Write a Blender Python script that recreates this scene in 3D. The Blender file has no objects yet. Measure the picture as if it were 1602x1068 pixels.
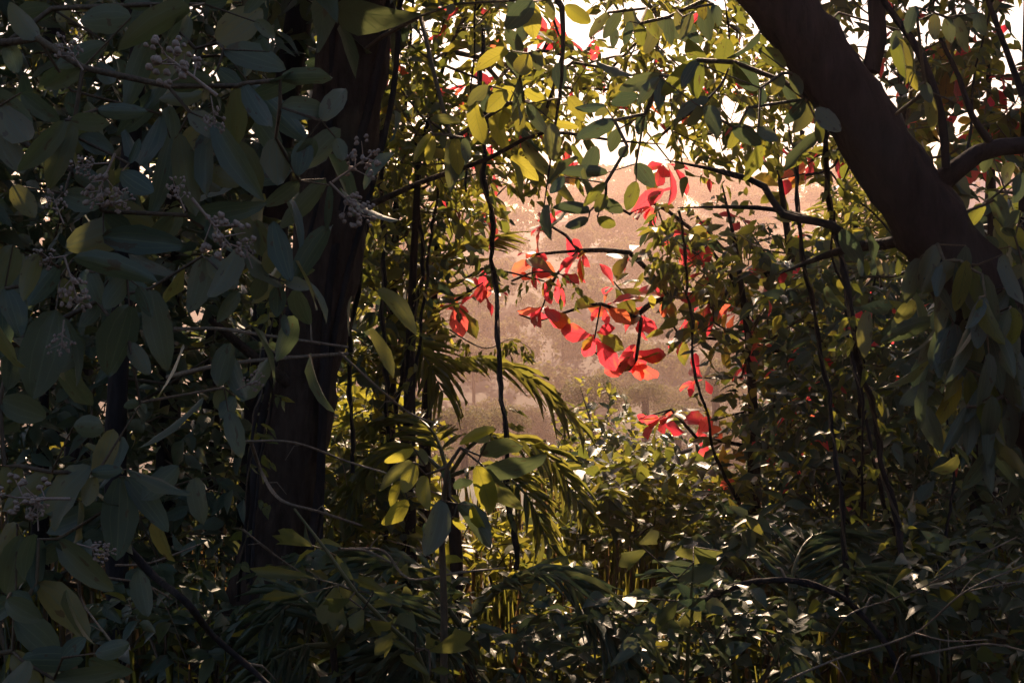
import bpy, math, random
import numpy as np
from mathutils import Vector, Matrix, noise

# ------------------------------------------------------------------ camera, sky, sun, exposure
SC = bpy.context.scene
R = math.radians
PITCH = -2.0
CAMZ = 1.6
FPX = 50.0 / 36.0 * 1602.0
cam = bpy.data.objects.new('camera', bpy.data.cameras.new('camera'))
SC.collection.objects.link(cam)
cam.location = (0, 0, CAMZ)
cam.rotation_euler = (R(90 + PITCH), 0, 0)
cam.data.lens = 50.0
cam.data.sensor_width = 36.0
cam.data.clip_start = 0.05
cam.data.clip_end = 6000
SC.camera = cam

SUN_EL, SUN_AZ = 34.0, 2.5
SKY_STRENGTH, SUN_STRENGTH, EXPOSURE = 0.075, 5.0, 1.12
world = bpy.data.worlds.new('World')
SC.world = world
world.use_nodes = True
nt = world.node_tree
sky = nt.nodes.new('ShaderNodeTexSky')
sky.sky_type = 'NISHITA'
sky.sun_disc = False
sky.sun_elevation = R(SUN_EL)
sky.sun_rotation = R(SUN_AZ)
sky.air_density = 1.3
sky.dust_density = 1.6
sky.ozone_density = 2.0
bg = nt.nodes['Background']
nt.links.new(sky.outputs[0], bg.inputs[0])
bg.inputs[1].default_value = SKY_STRENGTH
sd = Vector((math.sin(R(SUN_AZ)) * math.cos(R(SUN_EL)), math.cos(R(SUN_AZ)) * math.cos(R(SUN_EL)), math.sin(R(SUN_EL))))
sun = bpy.data.objects.new('sun', bpy.data.lights.new('sun', 'SUN'))
SC.collection.objects.link(sun)
sun.rotation_euler = (-sd).to_track_quat('-Z', 'Y').to_euler()
sun.location = (0, 40, 60)
sun.data.energy = SUN_STRENGTH
sun.data.angle = R(0.55)
sun.data.color = (1.0, 0.72, 0.48)
SC.view_settings.view_transform = 'Standard'
SC.view_settings.look = 'None'
SC.view_settings.exposure = EXPOSURE
SC.view_settings.gamma = 1.0
SC.view_settings.use_curve_mapping = False
cy = SC.cycles
cy.use_denoising = True
cy.max_bounces = 5
cy.diffuse_bounces = 3
cy.glossy_bounces = 2
cy.transmission_bounces = 4
cy.volume_bounces = 0
cy.transparent_max_bounces = 4
cy.sample_clamp_indirect = 4.0
cy.caustics_reflective = False
cy.caustics_refractive = False

rng = np.random.default_rng(11)
random.seed(11)
CP, SP = math.cos(R(PITCH)), math.sin(R(PITCH))

def at(px, py, d):
    """the point d metres ahead of the camera in the direction of a photo pixel"""
    u = (px - 801.0) / FPX
    v = -(py - 534.0) / FPX
    return np.array([u * d, d * (CP - v * SP), CAMZ + d * (SP + v * CP)])

def pix(P):
    P = np.atleast_2d(P)
    y, z = P[:, 1], P[:, 2] - CAMZ
    d = y * CP + z * SP
    v = -y * SP + z * CP
    return 801 + FPX * P[:, 0] / d, 534 - FPX * v / d, d

# ------------------------------------------------------------------ materials
def new_mat(name):
    m = bpy.data.materials.new(name)
    m.use_nodes = True
    n = m.node_tree
    for x in list(n.nodes):
        n.nodes.remove(x)
    return m, n, n.nodes.new('ShaderNodeOutputMaterial')

def N(n, typ, **kw):
    x = n.nodes.new(typ)
    for k, v in kw.items():
        if k.startswith('i_'):
            key = k[2:]
            x.inputs[int(key) if key.isdigit() else key].default_value = v
        else:
            setattr(x, k, v)
    return x

def mth(n, op, a, b=None, c=None):
    x = n.nodes.new('ShaderNodeMath')
    x.operation = op
    for i, s in enumerate((a, b, c)):
        if s is None:
            continue
        if isinstance(s, (int, float)):
            x.inputs[i].default_value = s
        else:
            n.links.new(s, x.inputs[i])
    return x.outputs[0]

def ramp(n, fac, stops):
    x = n.nodes.new('ShaderNodeValToRGB')
    el = x.color_ramp.elements
    while len(el) < len(stops):
        el.new(0.5)
    for e, (p, c) in zip(el, stops):
        e.position = p
        e.color = (*c, 1)
    n.links.new(fac, x.inputs[0])
    return x.outputs[0]

def mixc(n, fac, a, b):
    x = n.nodes.new('ShaderNodeMix')
    x.data_type = 'RGBA'
    for s, k in ((fac, 0), (a, 6), (b, 7)):
        if isinstance(s, (int, float)):
            x.inputs[k].default_value = s
        elif isinstance(s, tuple):
            x.inputs[k].default_value = (*s, 1)
        else:
            n.links.new(s, x.inputs[k])
    return x.outputs[2]

def leaf_mat(name, front, back, trans, rough=0.38, veins='pinnate', spot=(0.05, 0.03, 0.015), spotamt=0.60, gloss=0.5, tmix=0.5, patch=None):
    """leaf blade: glossy top, light passing through, veins and blemishes that belong to the leaf"""
    m, n, out = new_mat(name)
    oi = N(n, 'ShaderNodeObjectInfo')
    ge = N(n, 'ShaderNodeNewGeometry')
    rnd = mth(n, 'FRACT', mth(n, 'ADD', oi.outputs['Random'], ge.outputs['Random Per Island']))
    uv = N(n, 'ShaderNodeUVMap')
    sep = N(n, 'ShaderNodeSeparateXYZ')
    n.links.new(uv.outputs[0], sep.inputs[0])
    a = mth(n, 'ABSOLUTE', mth(n, 'SUBTRACT', sep.outputs[0], 0.5))
    mid = mth(n, 'LESS_THAN', a, 0.022)
    if veins == 'three':
        v2 = mth(n, 'LESS_THAN', mth(n, 'ABSOLUTE', mth(n, 'SUBTRACT', a, 0.23)), 0.014)
        vein = mth(n, 'MAXIMUM', mid, v2)
    elif veins == 'pinnate':
        w = mth(n, 'FRACT', mth(n, 'SUBTRACT', mth(n, 'MULTIPLY', sep.outputs[1], 9.0), mth(n, 'MULTIPLY', a, 5.0)))
        vein = mth(n, 'MAXIMUM', mid, mth(n, 'LESS_THAN', w, 0.10))
    else:
        vein = mth(n, 'LESS_THAN', mth(n, 'FRACT', mth(n, 'MULTIPLY', sep.outputs[0], 9.0)), 0.12)
    vec = N(n, 'ShaderNodeVectorMath', operation='ADD')
    n.links.new(uv.outputs[0], vec.inputs[0])
    cmb = N(n, 'ShaderNodeCombineXYZ')
    n.links.new(mth(n, 'MULTIPLY', rnd, 37.0), cmb.inputs[2])
    n.links.new(cmb.outputs[0], vec.inputs[1])
    no = N(n, 'ShaderNodeTexNoise', i_Scale=3.2, i_Detail=3.0)
    n.links.new(vec.outputs[0], no.inputs['Vector'])
    sp = mth(n, 'GREATER_THAN', no.outputs['Fac'], spotamt + 0.06)
    base = ramp(n, rnd, front)
    base = mixc(n, mth(n, 'MULTIPLY', no.outputs['Fac'], 0.35), base, tuple(back))
    base = mixc(n, mth(n, 'MULTIPLY', vein, 0.6), base, tuple(min(1, 2.2 * c) for c in back))
    base = mixc(n, mth(n, 'MULTIPLY', sp, 0.65), base, spot)
    tc = ramp(n, rnd, trans)
    tc = mixc(n, mth(n, 'MULTIPLY', vein, 0.6), tc, tuple(0.45 * c for c in trans[0][1]))
    tc = mixc(n, mth(n, 'MULTIPLY', sp, 0.7), tc, tuple(2 * c for c in spot))
    if patch:
        n4 = N(n, 'ShaderNodeTexNoise', i_Scale=1.3, i_Detail=2.0)
        n.links.new(vec.outputs[0], n4.inputs['Vector'])
        pf = ramp(n, n4.outputs['Fac'], [(0.56, (0, 0, 0)), (0.72, (1, 1, 1))])
        base = mixc(n, pf, base, tuple(.25 * c for c in patch))
        tc = mixc(n, pf, tc, patch)
    p = N(n, 'ShaderNodeBsdfPrincipled')
    n.links.new(base, p.inputs['Base Color'])
    rr = mth(n, 'ADD', rough, mth(n, 'MULTIPLY', no.outputs['Fac'], 0.15))
    n.links.new(rr, p.inputs['Roughness'])
    p.inputs['Specular IOR Level'].default_value = gloss
    bp = N(n, 'ShaderNodeBump', i_Strength=0.35, i_Distance=0.004)
    n.links.new(mth(n, 'SUBTRACT', no.outputs['Fac'], vein), bp.inputs['Height'])
    n.links.new(bp.outputs[0], p.inputs['Normal'])
    t = N(n, 'ShaderNodeBsdfTranslucent')
    n.links.new(tc, t.inputs[0])
    mx = N(n, 'ShaderNodeMixShader', i_0=tmix)
    n.links.new(p.outputs[0], mx.inputs[1])
    n.links.new(t.outputs[0], mx.inputs[2])
    n.links.new(mx.outputs[0], out.inputs[0])
    return m

def bark_mat(name, c1, c2, scale=6.0, bump=0.6, rough=0.85):
    m, n, out = new_mat(name)
    tc = N(n, 'ShaderNodeTexCoord')
    mp = N(n, 'ShaderNodeMapping')
    mp.inputs['Scale'].default_value = (scale, scale, scale * 0.25)
    n.links.new(tc.outputs['Object'], mp.inputs[0])
    n1 = N(n, 'ShaderNodeTexNoise', i_Scale=3.0, i_Detail=8.0, i_Roughness=0.65)
    n2 = N(n, 'ShaderNodeTexVoronoi', i_Scale=4.0, feature='DISTANCE_TO_EDGE')
    n.links.new(mp.outputs[0], n1.inputs['Vector'])
    n.links.new(mp.outputs[0], n2.inputs['Vector'])
    h = mth(n, 'ADD', n1.outputs['Fac'], mth(n, 'MULTIPLY', n2.outputs[0], 0.8))
    col = ramp(n, n1.outputs['Fac'], [(0.3, c1), (0.7, c2)])
    n3 = N(n, 'ShaderNodeTexNoise', i_Scale=2.3, i_Detail=4.0)
    n.links.new(tc.outputs['Object'], n3.inputs['Vector'])
    lich = ramp(n, n3.outputs['Fac'], [(0.56, (0, 0, 0)), (0.66, (1, 1, 1))])
    col = mixc(n, mth(n, 'MULTIPLY', lich, 0.45), col, tuple(1.3 * c for c in c2[:1]) + (1.45 * c2[1], 1.2 * c2[2]))
    p = N(n, 'ShaderNodeBsdfPrincipled', i_Roughness=rough)
    p.inputs['Specular IOR Level'].default_value = 0.12
    n.links.new(col, p.inputs['Base Color'])
    bp = N(n, 'ShaderNodeBump', i_Strength=bump, i_Distance=0.02)
    n.links.new(h, bp.inputs['Height'])
    n.links.new(bp.outputs[0], p.inputs['Normal'])
    n.links.new(p.outputs[0], out.inputs[0])
    return m

def plain_mat(name, c1, c2, scale=5.0, rough=0.7, bump=0.2):
    m, n, out = new_mat(name)
    tc = N(n, 'ShaderNodeTexCoord')
    no = N(n, 'ShaderNodeTexNoise', i_Scale=scale, i_Detail=6.0)
    n.links.new(tc.outputs['Object'], no.inputs['Vector'])
    p = N(n, 'ShaderNodeBsdfPrincipled', i_Roughness=rough)
    n.links.new(ramp(n, no.outputs['Fac'], [(0.3, c1), (0.7, c2)]), p.inputs['Base Color'])
    bp = N(n, 'ShaderNodeBump', i_Strength=bump, i_Distance=0.05)
    n.links.new(no.outputs['Fac'], bp.inputs['Height'])
    n.links.new(bp.outputs[0], p.inputs['Normal'])
    n.links.new(p.outputs[0], out.inputs[0])
    return m

M = {}
M['oval'] = leaf_mat('oval_leaf', [(0, (0.026, 0.056, 0.056)), (0.5, (0.045, 0.066, 0.058)), (1, (0.075, 0.085, 0.065))],
                     (0.065, 0.085, 0.05), [(0, (0.09, 0.14, 0.07)), (0.6, (0.16, 0.20, 0.07)), (1, (0.36, 0.34, 0.07))], 0.40, 'three', spotamt=0.60, tmix=0.30)
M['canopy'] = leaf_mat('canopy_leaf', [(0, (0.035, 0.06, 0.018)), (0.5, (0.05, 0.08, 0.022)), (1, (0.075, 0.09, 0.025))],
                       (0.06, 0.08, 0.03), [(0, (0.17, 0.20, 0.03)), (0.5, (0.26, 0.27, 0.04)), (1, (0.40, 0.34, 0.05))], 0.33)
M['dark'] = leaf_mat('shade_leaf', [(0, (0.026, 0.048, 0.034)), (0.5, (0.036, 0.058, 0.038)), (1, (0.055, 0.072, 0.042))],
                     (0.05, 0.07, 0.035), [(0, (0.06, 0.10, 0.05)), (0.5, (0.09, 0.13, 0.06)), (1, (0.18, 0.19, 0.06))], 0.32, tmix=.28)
M['green'] = leaf_mat('rosette_leaf_green', [(0, (0.04, 0.06, 0.018)), (0.6, (0.06, 0.08, 0.02)), (1, (0.10, 0.075, 0.02))],
                      (0.07, 0.08, 0.03), [(0, (0.22, 0.23, 0.035)), (0.6, (0.32, 0.29, 0.04)), (1, (0.55, 0.28, 0.04))], 0.30, spotamt=0.58, patch=(0.42, 0.28, 0.05))
M['red'] = leaf_mat('rosette_leaf_red', [(0, (0.30, 0.02, 0.018)), (0.6, (0.34, 0.035, 0.02)), (1, (0.32, 0.08, 0.02))],
                    (0.25, 0.05, 0.03), [(0, (0.95, 0.06, 0.10)), (0.75, (0.97, 0.10, 0.13)), (1, (0.95, 0.24, 0.09))], 0.32, spot=(0.12, 0.03, 0.015), spotamt=0.61, tmix=0.66, patch=(0.85, 0.24, 0.09))
M['palm'] = leaf_mat('palm_leaflet', [(0, (0.035, 0.055, 0.022)), (1, (0.055, 0.075, 0.025))],
                     (0.06, 0.07, 0.03), [(0, (0.24, 0.25, 0.04)), (1, (0.38, 0.34, 0.06))], 0.17, 'none', spotamt=0.7, gloss=0.6)
M['fish'] = leaf_mat('fishtail_leaflet', [(0, (0.04, 0.06, 0.022)), (1, (0.06, 0.08, 0.03))],
                     (0.06, 0.08, 0.03), [(0, (0.12, 0.14, 0.035)), (1, (0.20, 0.20, 0.05))], 0.30, 'lines', spotamt=0.66)
M['bright'] = leaf_mat('young_leaf', [(0, (0.06, 0.09, 0.02)), (1, (0.10, 0.12, 0.03))],
                       (0.09, 0.11, 0.04), [(0, (0.42, 0.40, 0.04)), (1, (0.58, 0.52, 0.07))], 0.32, spotamt=0.68)
M['far'] = leaf_mat('far_leaf', [(0, (0.035, 0.05, 0.022)), (0.5, (0.05, 0.06, 0.027)), (1, (0.07, 0.075, 0.03))],
                    (0.06, 0.07, 0.03), [(0, (0.12, 0.12, 0.04)), (1, (0.20, 0.18, 0.05))], 0.6, 'none', gloss=0.2)
M['litter'] = leaf_mat('dry_leaf', [(0, (0.10, 0.065, 0.035)), (0.5, (0.16, 0.11, 0.065)), (1, (0.24, 0.18, 0.12))],
                       (0.15, 0.11, 0.07), [(0, (0.16, 0.09, 0.03)), (1, (0.25, 0.15, 0.06))], 0.42)
M['bark'] = bark_mat('dark_bark', (0.010, 0.009, 0.011), (0.034, 0.029, 0.032), 5.0, 1.0)
M['bark2'] = bark_mat('brown_bark', (0.022, 0.015, 0.013), (0.068, 0.046, 0.038), 7.0, 1.0)
M['twig'] = bark_mat('twig_bark', (0.05, 0.038, 0.03), (0.12, 0.09, 0.065), 22.0, 0.4, 0.55)
M['dry'] = bark_mat('dry_wood', (0.10, 0.075, 0.06), (0.22, 0.17, 0.13), 20.0, 0.5, 0.5)
M['stalk'] = plain_mat('green_stalk', (0.05, 0.055, 0.02), (0.10, 0.09, 0.035), 14, 0.4)
M['flower'] = plain_mat('dried_flower', (0.16, 0.12, 0.10), (0.30, 0.23, 0.20), 60, 0.8)
M['soil'] = plain_mat('forest_soil', (0.020, 0.014, 0.010), (0.06, 0.045, 0.028), 1.4, 0.9, 0.6)
M['wall'] = plain_mat('pale_render', (0.55, 0.54, 0.54), (0.68, 0.67, 0.66), 0.4, 0.8)
M['roof'] = plain_mat('pale_roof', (0.45, 0.40, 0.38), (0.58, 0.52, 0.50), 0.6, 0.7)
M['pane'] = plain_mat('window_glass', (0.03, 0.035, 0.04), (0.06, 0.07, 0.08), 0.5, 0.15)

# ------------------------------------------------------------------ object helpers
COL = SC.collection

def mesh_of(name, V, F, mats, uv=None, mi=None, smooth=True):
    me = bpy.data.meshes.new(name)
    V = np.asarray(V, dtype=np.float32)
    if isinstance(F, np.ndarray):
        k = F.shape[1]
        me.vertices.add(len(V))
        me.vertices.foreach_set('co', V.ravel())
        me.loops.add(F.size)
        me.loops.foreach_set('vertex_index', F.ravel().astype(np.int32))
        me.polygons.add(len(F))
        me.polygons.foreach_set('loop_start', np.arange(0, F.size, k, dtype=np.int32))
        me.update(calc_edges=True)
    else:
        me.from_pydata([tuple(v) for v in V], [], F)
    if uv is not None:
        lay = me.uv_layers.new(name='UVMap')
        li = np.empty(len(me.loops), dtype=np.int32)
        me.loops.foreach_get('vertex_index', li)
        lay.data.foreach_set('uv', np.asarray(uv, dtype=np.float32)[li].ravel())
    for m in (mats if isinstance(mats, (list, tuple)) else [mats]):
        me.materials.append(m)
    if mi is not None:
        me.polygons.foreach_set('material_index', np.asarray(mi, dtype=np.int32))
    if smooth:
        me.polygons.foreach_set('use_smooth', np.ones(len(me.polygons), dtype=bool))
    me.update()
    return me

def link(name, data, parent=None, loc=None):
    o = bpy.data.objects.new(name, data)
    COL.objects.link(o)
    if parent is not None:
        o.parent = parent
    if loc is not None:
        o.location = loc
    return o

def thing(name, label, cat, loc, group=None):
    o = link(name, None, None, tuple(float(v) for v in loc))
    o.empty_display_size = 0.2
    o['label'] = label
    o['category'] = cat
    if group:
        o['group'] = group
    return o

def smooth_path(P, rad, step):
    P = np.asarray(P, float)
    rad = np.asarray(rad, float)
    if len(P) < 3:
        n = max(2, int(np.linalg.norm(P[-1] - P[0]) / step) + 1)
        t = np.linspace(0, 1, n)[:, None]
        return P[0] * (1 - t) + P[-1] * t, np.linspace(rad[0], rad[-1], n)
    Q = np.vstack([2 * P[0] - P[1], P, 2 * P[-1] - P[-2]])
    out, ro = [], []
    for i in range(1, len(Q) - 2):
        n = max(1, int(np.linalg.norm(Q[i + 1] - Q[i]) / step))
        for k in range(n):
            t = k / n
            out.append(0.5 * ((2 * Q[i]) + (-Q[i - 1] + Q[i + 1]) * t + (2 * Q[i - 1] - 5 * Q[i] + 4 * Q[i + 1] - Q[i + 2]) * t * t + (-Q[i - 1] + 3 * Q[i] - 3 * Q[i + 1] + Q[i + 2]) * t ** 3))
            ro.append(rad[i - 1] * (1 - t) + rad[i] * t)
    out.append(P[-1])
    ro.append(rad[-1])
    return np.array(out), np.array(ro)

def tube(P, rad, sides=6, rough=0.0, freq=3.0):
    P = np.asarray(P, float)
    rad = np.asarray(rad, float)
    n = len(P)
    T = np.gradient(P, axis=0)
    T /= np.linalg.norm(T, axis=1)[:, None] + 1e-9
    ref = np.array([1.0, 0.13, 0.21]) if abs(T[0][0]) < 0.8 else np.array([0.1, 1.0, 0.2])
    V = np.empty((n, sides, 3))
    ang = np.linspace(0, 2 * math.pi, sides, endpoint=False)
    u = np.cross(T[0], ref)
    for i in range(n):
        u = u - T[i] * u.dot(T[i])
        u /= np.linalg.norm(u) + 1e-9
        v = np.cross(T[i], u)
        rr = np.full(sides, rad[i])
        if rough > 0:
            for j, a in enumerate(ang):
                q = P[i] + (u * math.cos(a) + v * math.sin(a)) * rad[i]
                rr[j] *= 1 + rough * (noise.noise(Vector((q[0] * freq * 2, q[1] * freq * 2, q[2] * freq * 0.5))) + 0.5 * noise.noise(Vector((q[0] * freq * 5, q[1] * freq * 5, q[2] * freq * 1.2))))
        V[i] = P[i] + rr[:, None] * (np.cos(ang)[:, None] * u + np.sin(ang)[:, None] * v)
    idx = np.arange(n * sides).reshape(n, sides)
    a = idx[:-1]
    b = idx[1:]
    F = np.stack([a, np.roll(a, -1, 1), np.roll(b, -1, 1), b], axis=-1).reshape(-1, 4)
    return V.reshape(-1, 3), F

def join(parts):
    V, F, o = [], [], 0
    for v, f in parts:
        V.append(v)
        F.append(f + o)
        o += len(v)
    return np.vstack(V), np.vstack(F)

def tube_part(name, P, rad, mat, parent, base, sides=8, step=0.1, rough=0.0, freq=3.0):
    P2, r2 = smooth_path(P, rad, step)
    V, F = tube(P2, r2, sides, rough, freq)
    return link(name, mesh_of(name, V - base, F, mat), parent)

# ------------------------------------------------------------------ leaves
PROF = {
    'oval': lambda t: np.sin(np.pi * np.clip(t, 0, 1) ** 0.95) ** 0.62,
    'obov': lambda t: np.sin(np.pi * np.clip(t, 0, 1) ** 1.75) ** 0.78,
    'ovate': lambda t: np.sin(np.pi * np.clip(t, 0, 1) ** 0.72) ** 1.05,
    'strap': lambda t: np.sin(np.pi * np.clip(t, 0, 1) ** 0.62) ** 0.7,
    'fish': lambda t: np.clip(0.08 + 1.05 * t, 0, 1) ** 0.9,
}

def leaf_template(kind, seg, ac, seed):
    r = np.random.default_rng(seed)
    curl = r.uniform(0.02, 0.34)
    fold = r.uniform(0.02, 0.14)
    wav = r.uniform(0.01, 0.05)
    bend = r.uniform(-0.10, 0.10)
    t = np.linspace(0, 1, seg + 1)
    if kind in ('oval', 'obov'):
        t = np.sin(t * np.pi / 2) ** 1.15 if kind == 'obov' else 0.5 - 0.5 * np.cos(np.pi * t ** 0.95)
    s = np.linspace(-1, 1, ac + 1)
    tt, ss = np.meshgrid(t, s, indexing='ij')
    w = PROF[kind](tt) * 0.5
    w = np.maximum(w, 0.012)
    x = ss * w + bend * tt * tt
    y = tt.copy()
    if kind == 'fish':
        jag = r.uniform(-0.20, 0.10, ac + 1)
        y = y - (tt > 0.93) * (0.22 * ss ** 2 - jag[None, :])
        y = y + 0.12 * ss * tt
    if kind in ('oval', 'ovate', 'obov'):
        y = y - 0.10 * np.abs(ss) * w * (1 - tt)
    ph = r.uniform(0, 6)
    z = -curl * tt ** 2 + fold * np.abs(ss) * w * 2 + wav * np.sin(tt * 11 + ph + ss * 2) * np.abs(ss)
    V = np.stack([x, y, z], -1).reshape(-1, 3)
    uv = np.stack([(ss + 1) / 2, tt], -1).reshape(-1, 2)
    idx = np.arange((seg + 1) * (ac + 1)).reshape(seg + 1, ac + 1)
    F = np.stack([idx[:-1, :-1], idx[:-1, 1:], idx[1:, 1:], idx[1:, :-1]], -1).reshape(-1, 4)
    return V, F, uv

NVAR = 5
RES = {'oval': (6, 4), 'obov': (6, 4), 'ovate': (5, 2), 'strap': (5, 2), 'fish': (4, 6)}
LOW = {'oval': (4, 2), 'obov': (4, 2), 'ovate': (3, 2), 'strap': (4, 2), 'fish': (3, 4)}
TPL, TPL_LOW, LEAF_ME = {}, {}, {}
for k in PROF:
    TPL[k] = [leaf_template(k, *RES[k], 100 + i) for i in range(NVAR)]
    TPL_LOW[k] = [leaf_template(k, *LOW[k], 100 + i) for i in range(NVAR)]

def leaf_me(kind, var, mat):
    key = (kind, var, mat)
    if key not in LEAF_ME:
        V, F, uv = TPL[kind][var]
        LEAF_ME[key] = mesh_of('leaf_' + kind, V, F, M[mat], uv)
    return LEAF_ME[key]

def unit(a):
    a = np.asarray(a, float)
    return a / (np.linalg.norm(a, axis=-1, keepdims=True) + 1e-9)

class Leaves:
    def __init__(s):
        s.P, s.Y, s.Z, s.L, s.W, s.K, s.M, s.B = [], [], [], [], [], [], [], []

    def add(s, p, y, z, l, w, kind, mat, branch=0):
        s.P.append(p); s.Y.append(y); s.Z.append(z); s.L.append(l); s.W.append(w); s.K.append(kind); s.M.append(mat); s.B.append(branch)

    def px(s, x0, y0, x1, y1, w, d, kind, mat, tilt=0.9, branch=0, dz=0.45):
        """a leaf seen from (x0,y0) to (x1,y1), w pixels wide, d metres away"""
        b = at(x0, y0, d)
        l2 = math.hypot(x1 - x0, y1 - y0) / FPX * d
        t = at(x1, y1, d + rng.uniform(-dz, dz) * l2)
        y = t - b
        l = np.linalg.norm(y)
        a = rng.uniform(-tilt, tilt)
        v = unit(np.array([0, 0, CAMZ]) - b)
        v = unit(v - unit(y) * v.dot(unit(y)))
        sd_ = np.cross(unit(y), v)
        z = v * math.cos(a) + sd_ * math.sin(a)
        if rng.random() < 0.5:
            z = -z
        s.add(b, y, z, l, min(w / FPX * d / max(0.55, math.cos(a)), l * 0.62 if kind != 'fish' else 9), kind, mat, branch)

    def emit(s, root, base, singles=300, single_name='leaf', stuff_name='foliage', branches=None, min_px=9):
        if not s.P:
            return
        P = np.array(s.P); Y = unit(np.array(s.Y)); Z = np.array(s.Z)
        Z = unit(Z - Y * np.sum(Z * Y, 1, keepdims=True))
        X = np.cross(Y, Z)
        L = np.array(s.L); W = np.array(s.W)
        qx, qy, d = pix(P + Y * L[:, None] * 0.5)
        size = np.where((d > 0.3) & (qx > -40) & (qx < 1642) & (qy > -40) & (qy < 1108), L * FPX / np.maximum(d, 0.3), -1)
        order = np.argsort(-size)
        one = [i for i in order[:singles] if size[i] >= min_px]
        rest = np.ones(len(P), bool)
        rest[one] = False
        var = rng.integers(0, NVAR, len(P))
        for i in one:
            o = bpy.data.objects.new(single_name, leaf_me(s.K[i], int(var[i]), s.M[i]))
            COL.objects.link(o)
            o.parent = branches[s.B[i]] if branches else root
            x, y, z = X[i] * W[i], Y[i] * L[i], Z[i] * L[i]
            p = P[i] - base
            o.matrix_basis = Matrix(((x[0], y[0], z[0], p[0]), (x[1], y[1], z[1], p[1]), (x[2], y[2], z[2], p[2]), (0, 0, 0, 1)))
        if rest.any():
            V, F, U, MI, off = [], [], [], [], 0
            mats = sorted(set(s.M[i] for i in np.nonzero(rest)[0]))
            keys = {}
            for i in np.nonzero(rest)[0]:
                keys.setdefault((s.K[i], int(var[i]), s.M[i]), []).append(i)
            for (k, v, m), ids in keys.items():
                tv, tf, tu = TPL_LOW[k][v]
                ids = np.array(ids)
                vv = P[ids][:, None, :] + tv[None, :, 0:1] * (X[ids] * W[ids, None])[:, None, :] + tv[None, :, 1:2] * (Y[ids] * L[ids, None])[:, None, :] + tv[None, :, 2:3] * (Z[ids] * L[ids, None])[:, None, :]
                ff = tf[None] + (off + np.arange(len(ids)) * len(tv))[:, None, None]
                V.append(vv.reshape(-1, 3)); F.append(ff.reshape(-1, 4))
                U.append(np.tile(tu, (len(ids), 1))); MI.append(np.full(len(ids) * len(tf), mats.index(m)))
                off += len(ids) * len(tv)
            o = link(stuff_name, mesh_of(stuff_name, np.vstack(V) - base, np.vstack(F), [M[m] for m in mats], np.vstack(U), np.concatenate(MI)), root)
            o['kind'] = 'stuff'

# ------------------------------------------------------------------ terrain
def sst(a, b, x):
    t = np.clip((x - a) / (b - a), 0, 1)
    return t * t * (3 - 2 * t)

def ground_z(x, y):
    x = np.asarray(x, float); y = np.asarray(y, float)
    z = -0.03 * np.clip(y, 0, 12)
    z = z - 33 * sst(11, 110, y)
    z = z + 61 * sst(130, 560, y) + 25 * sst(600, 1500, y)
    z = z + 0.22 * np.clip(-y - 1.5, 0, 90)
    far = sst(100, 260, y)
    z = z + far * (3 * np.sin(x * 0.023 + 1.0) + 2.5 * np.sin(x * 0.051 + y * 0.02) + 0.03 * np.abs(x))
    z = z + 0.05 * np.sin(x * 2.1 + 0.5 * y) * np.cos(y * 1.7) + 0.3 * sst(3, 9, np.abs(x)) * np.sin(x * 0.7)
    return z

def build_ground():
    g = np.concatenate([-np.geomspace(900, 14, 26), np.linspace(-12, 12, 61), np.geomspace(14, 900, 26)])
    gy = np.concatenate([-np.geomspace(140, 4, 18), np.linspace(-3, 16, 60), np.geomspace(17, 1500, 70)])
    X, Y = np.meshgrid(g, gy, indexing='ij')
    V = np.stack([X, Y, ground_z(X, Y)], -1).reshape(-1, 3)
    idx = np.arange(X.size).reshape(X.shape)
    F = np.stack([idx[:-1, :-1], idx[1:, :-1], idx[1:, 1:], idx[:-1, 1:]], -1).reshape(-1, 4)
    o = link('ground', mesh_of('ground', V, F, M['soil']))
    o['kind'] = 'structure'
build_ground()

def foot(px, d):
    """ground point under a photo column at depth d"""
    x = (px - 801.0) / FPX * d
    return np.array([x, d, float(ground_z(x, d))])

# ------------------------------------------------------------------ tree growth
def grow(trunk, targets, seg=0.45, jit=0.05, arch=0.10):
    nodes = [np.array(p) for p in trunk]
    par = [-1] + list(range(len(trunk) - 1))
    path = [0.0] * len(trunk)
    tips = []
    T = np.array(targets)
    d0 = np.min(np.linalg.norm(T[:, None] - np.array(trunk)[None], axis=2), axis=1)
    for ti in np.argsort(d0):
        t = T[ti]
        A = np.array(nodes)
        dv = t - A
        c = np.linalg.norm(dv, axis=1) + 0.22 * np.array(path) + 0.25 * np.maximum(0, A[:, 2] - t[2])
        j = int(np.argmin(c))
        dist = np.linalg.norm(t - nodes[j])
        n = max(1, int(dist / seg))
        start, pj = nodes[j], j
        for k in range(1, n + 1):
            f = k / n
            q = start * (1 - f) + t * f
            if k < n:
                q = q + rng.normal(0, jit, 3) + np.array([0, 0, arch * dist * math.sin(math.pi * f)])
            nodes.append(q)
            par.append(pj)
            path.append(path[pj] + dist / n)
            pj = len(nodes) - 1
        tips.append((ti, pj))
    return nodes, par, tips

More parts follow.
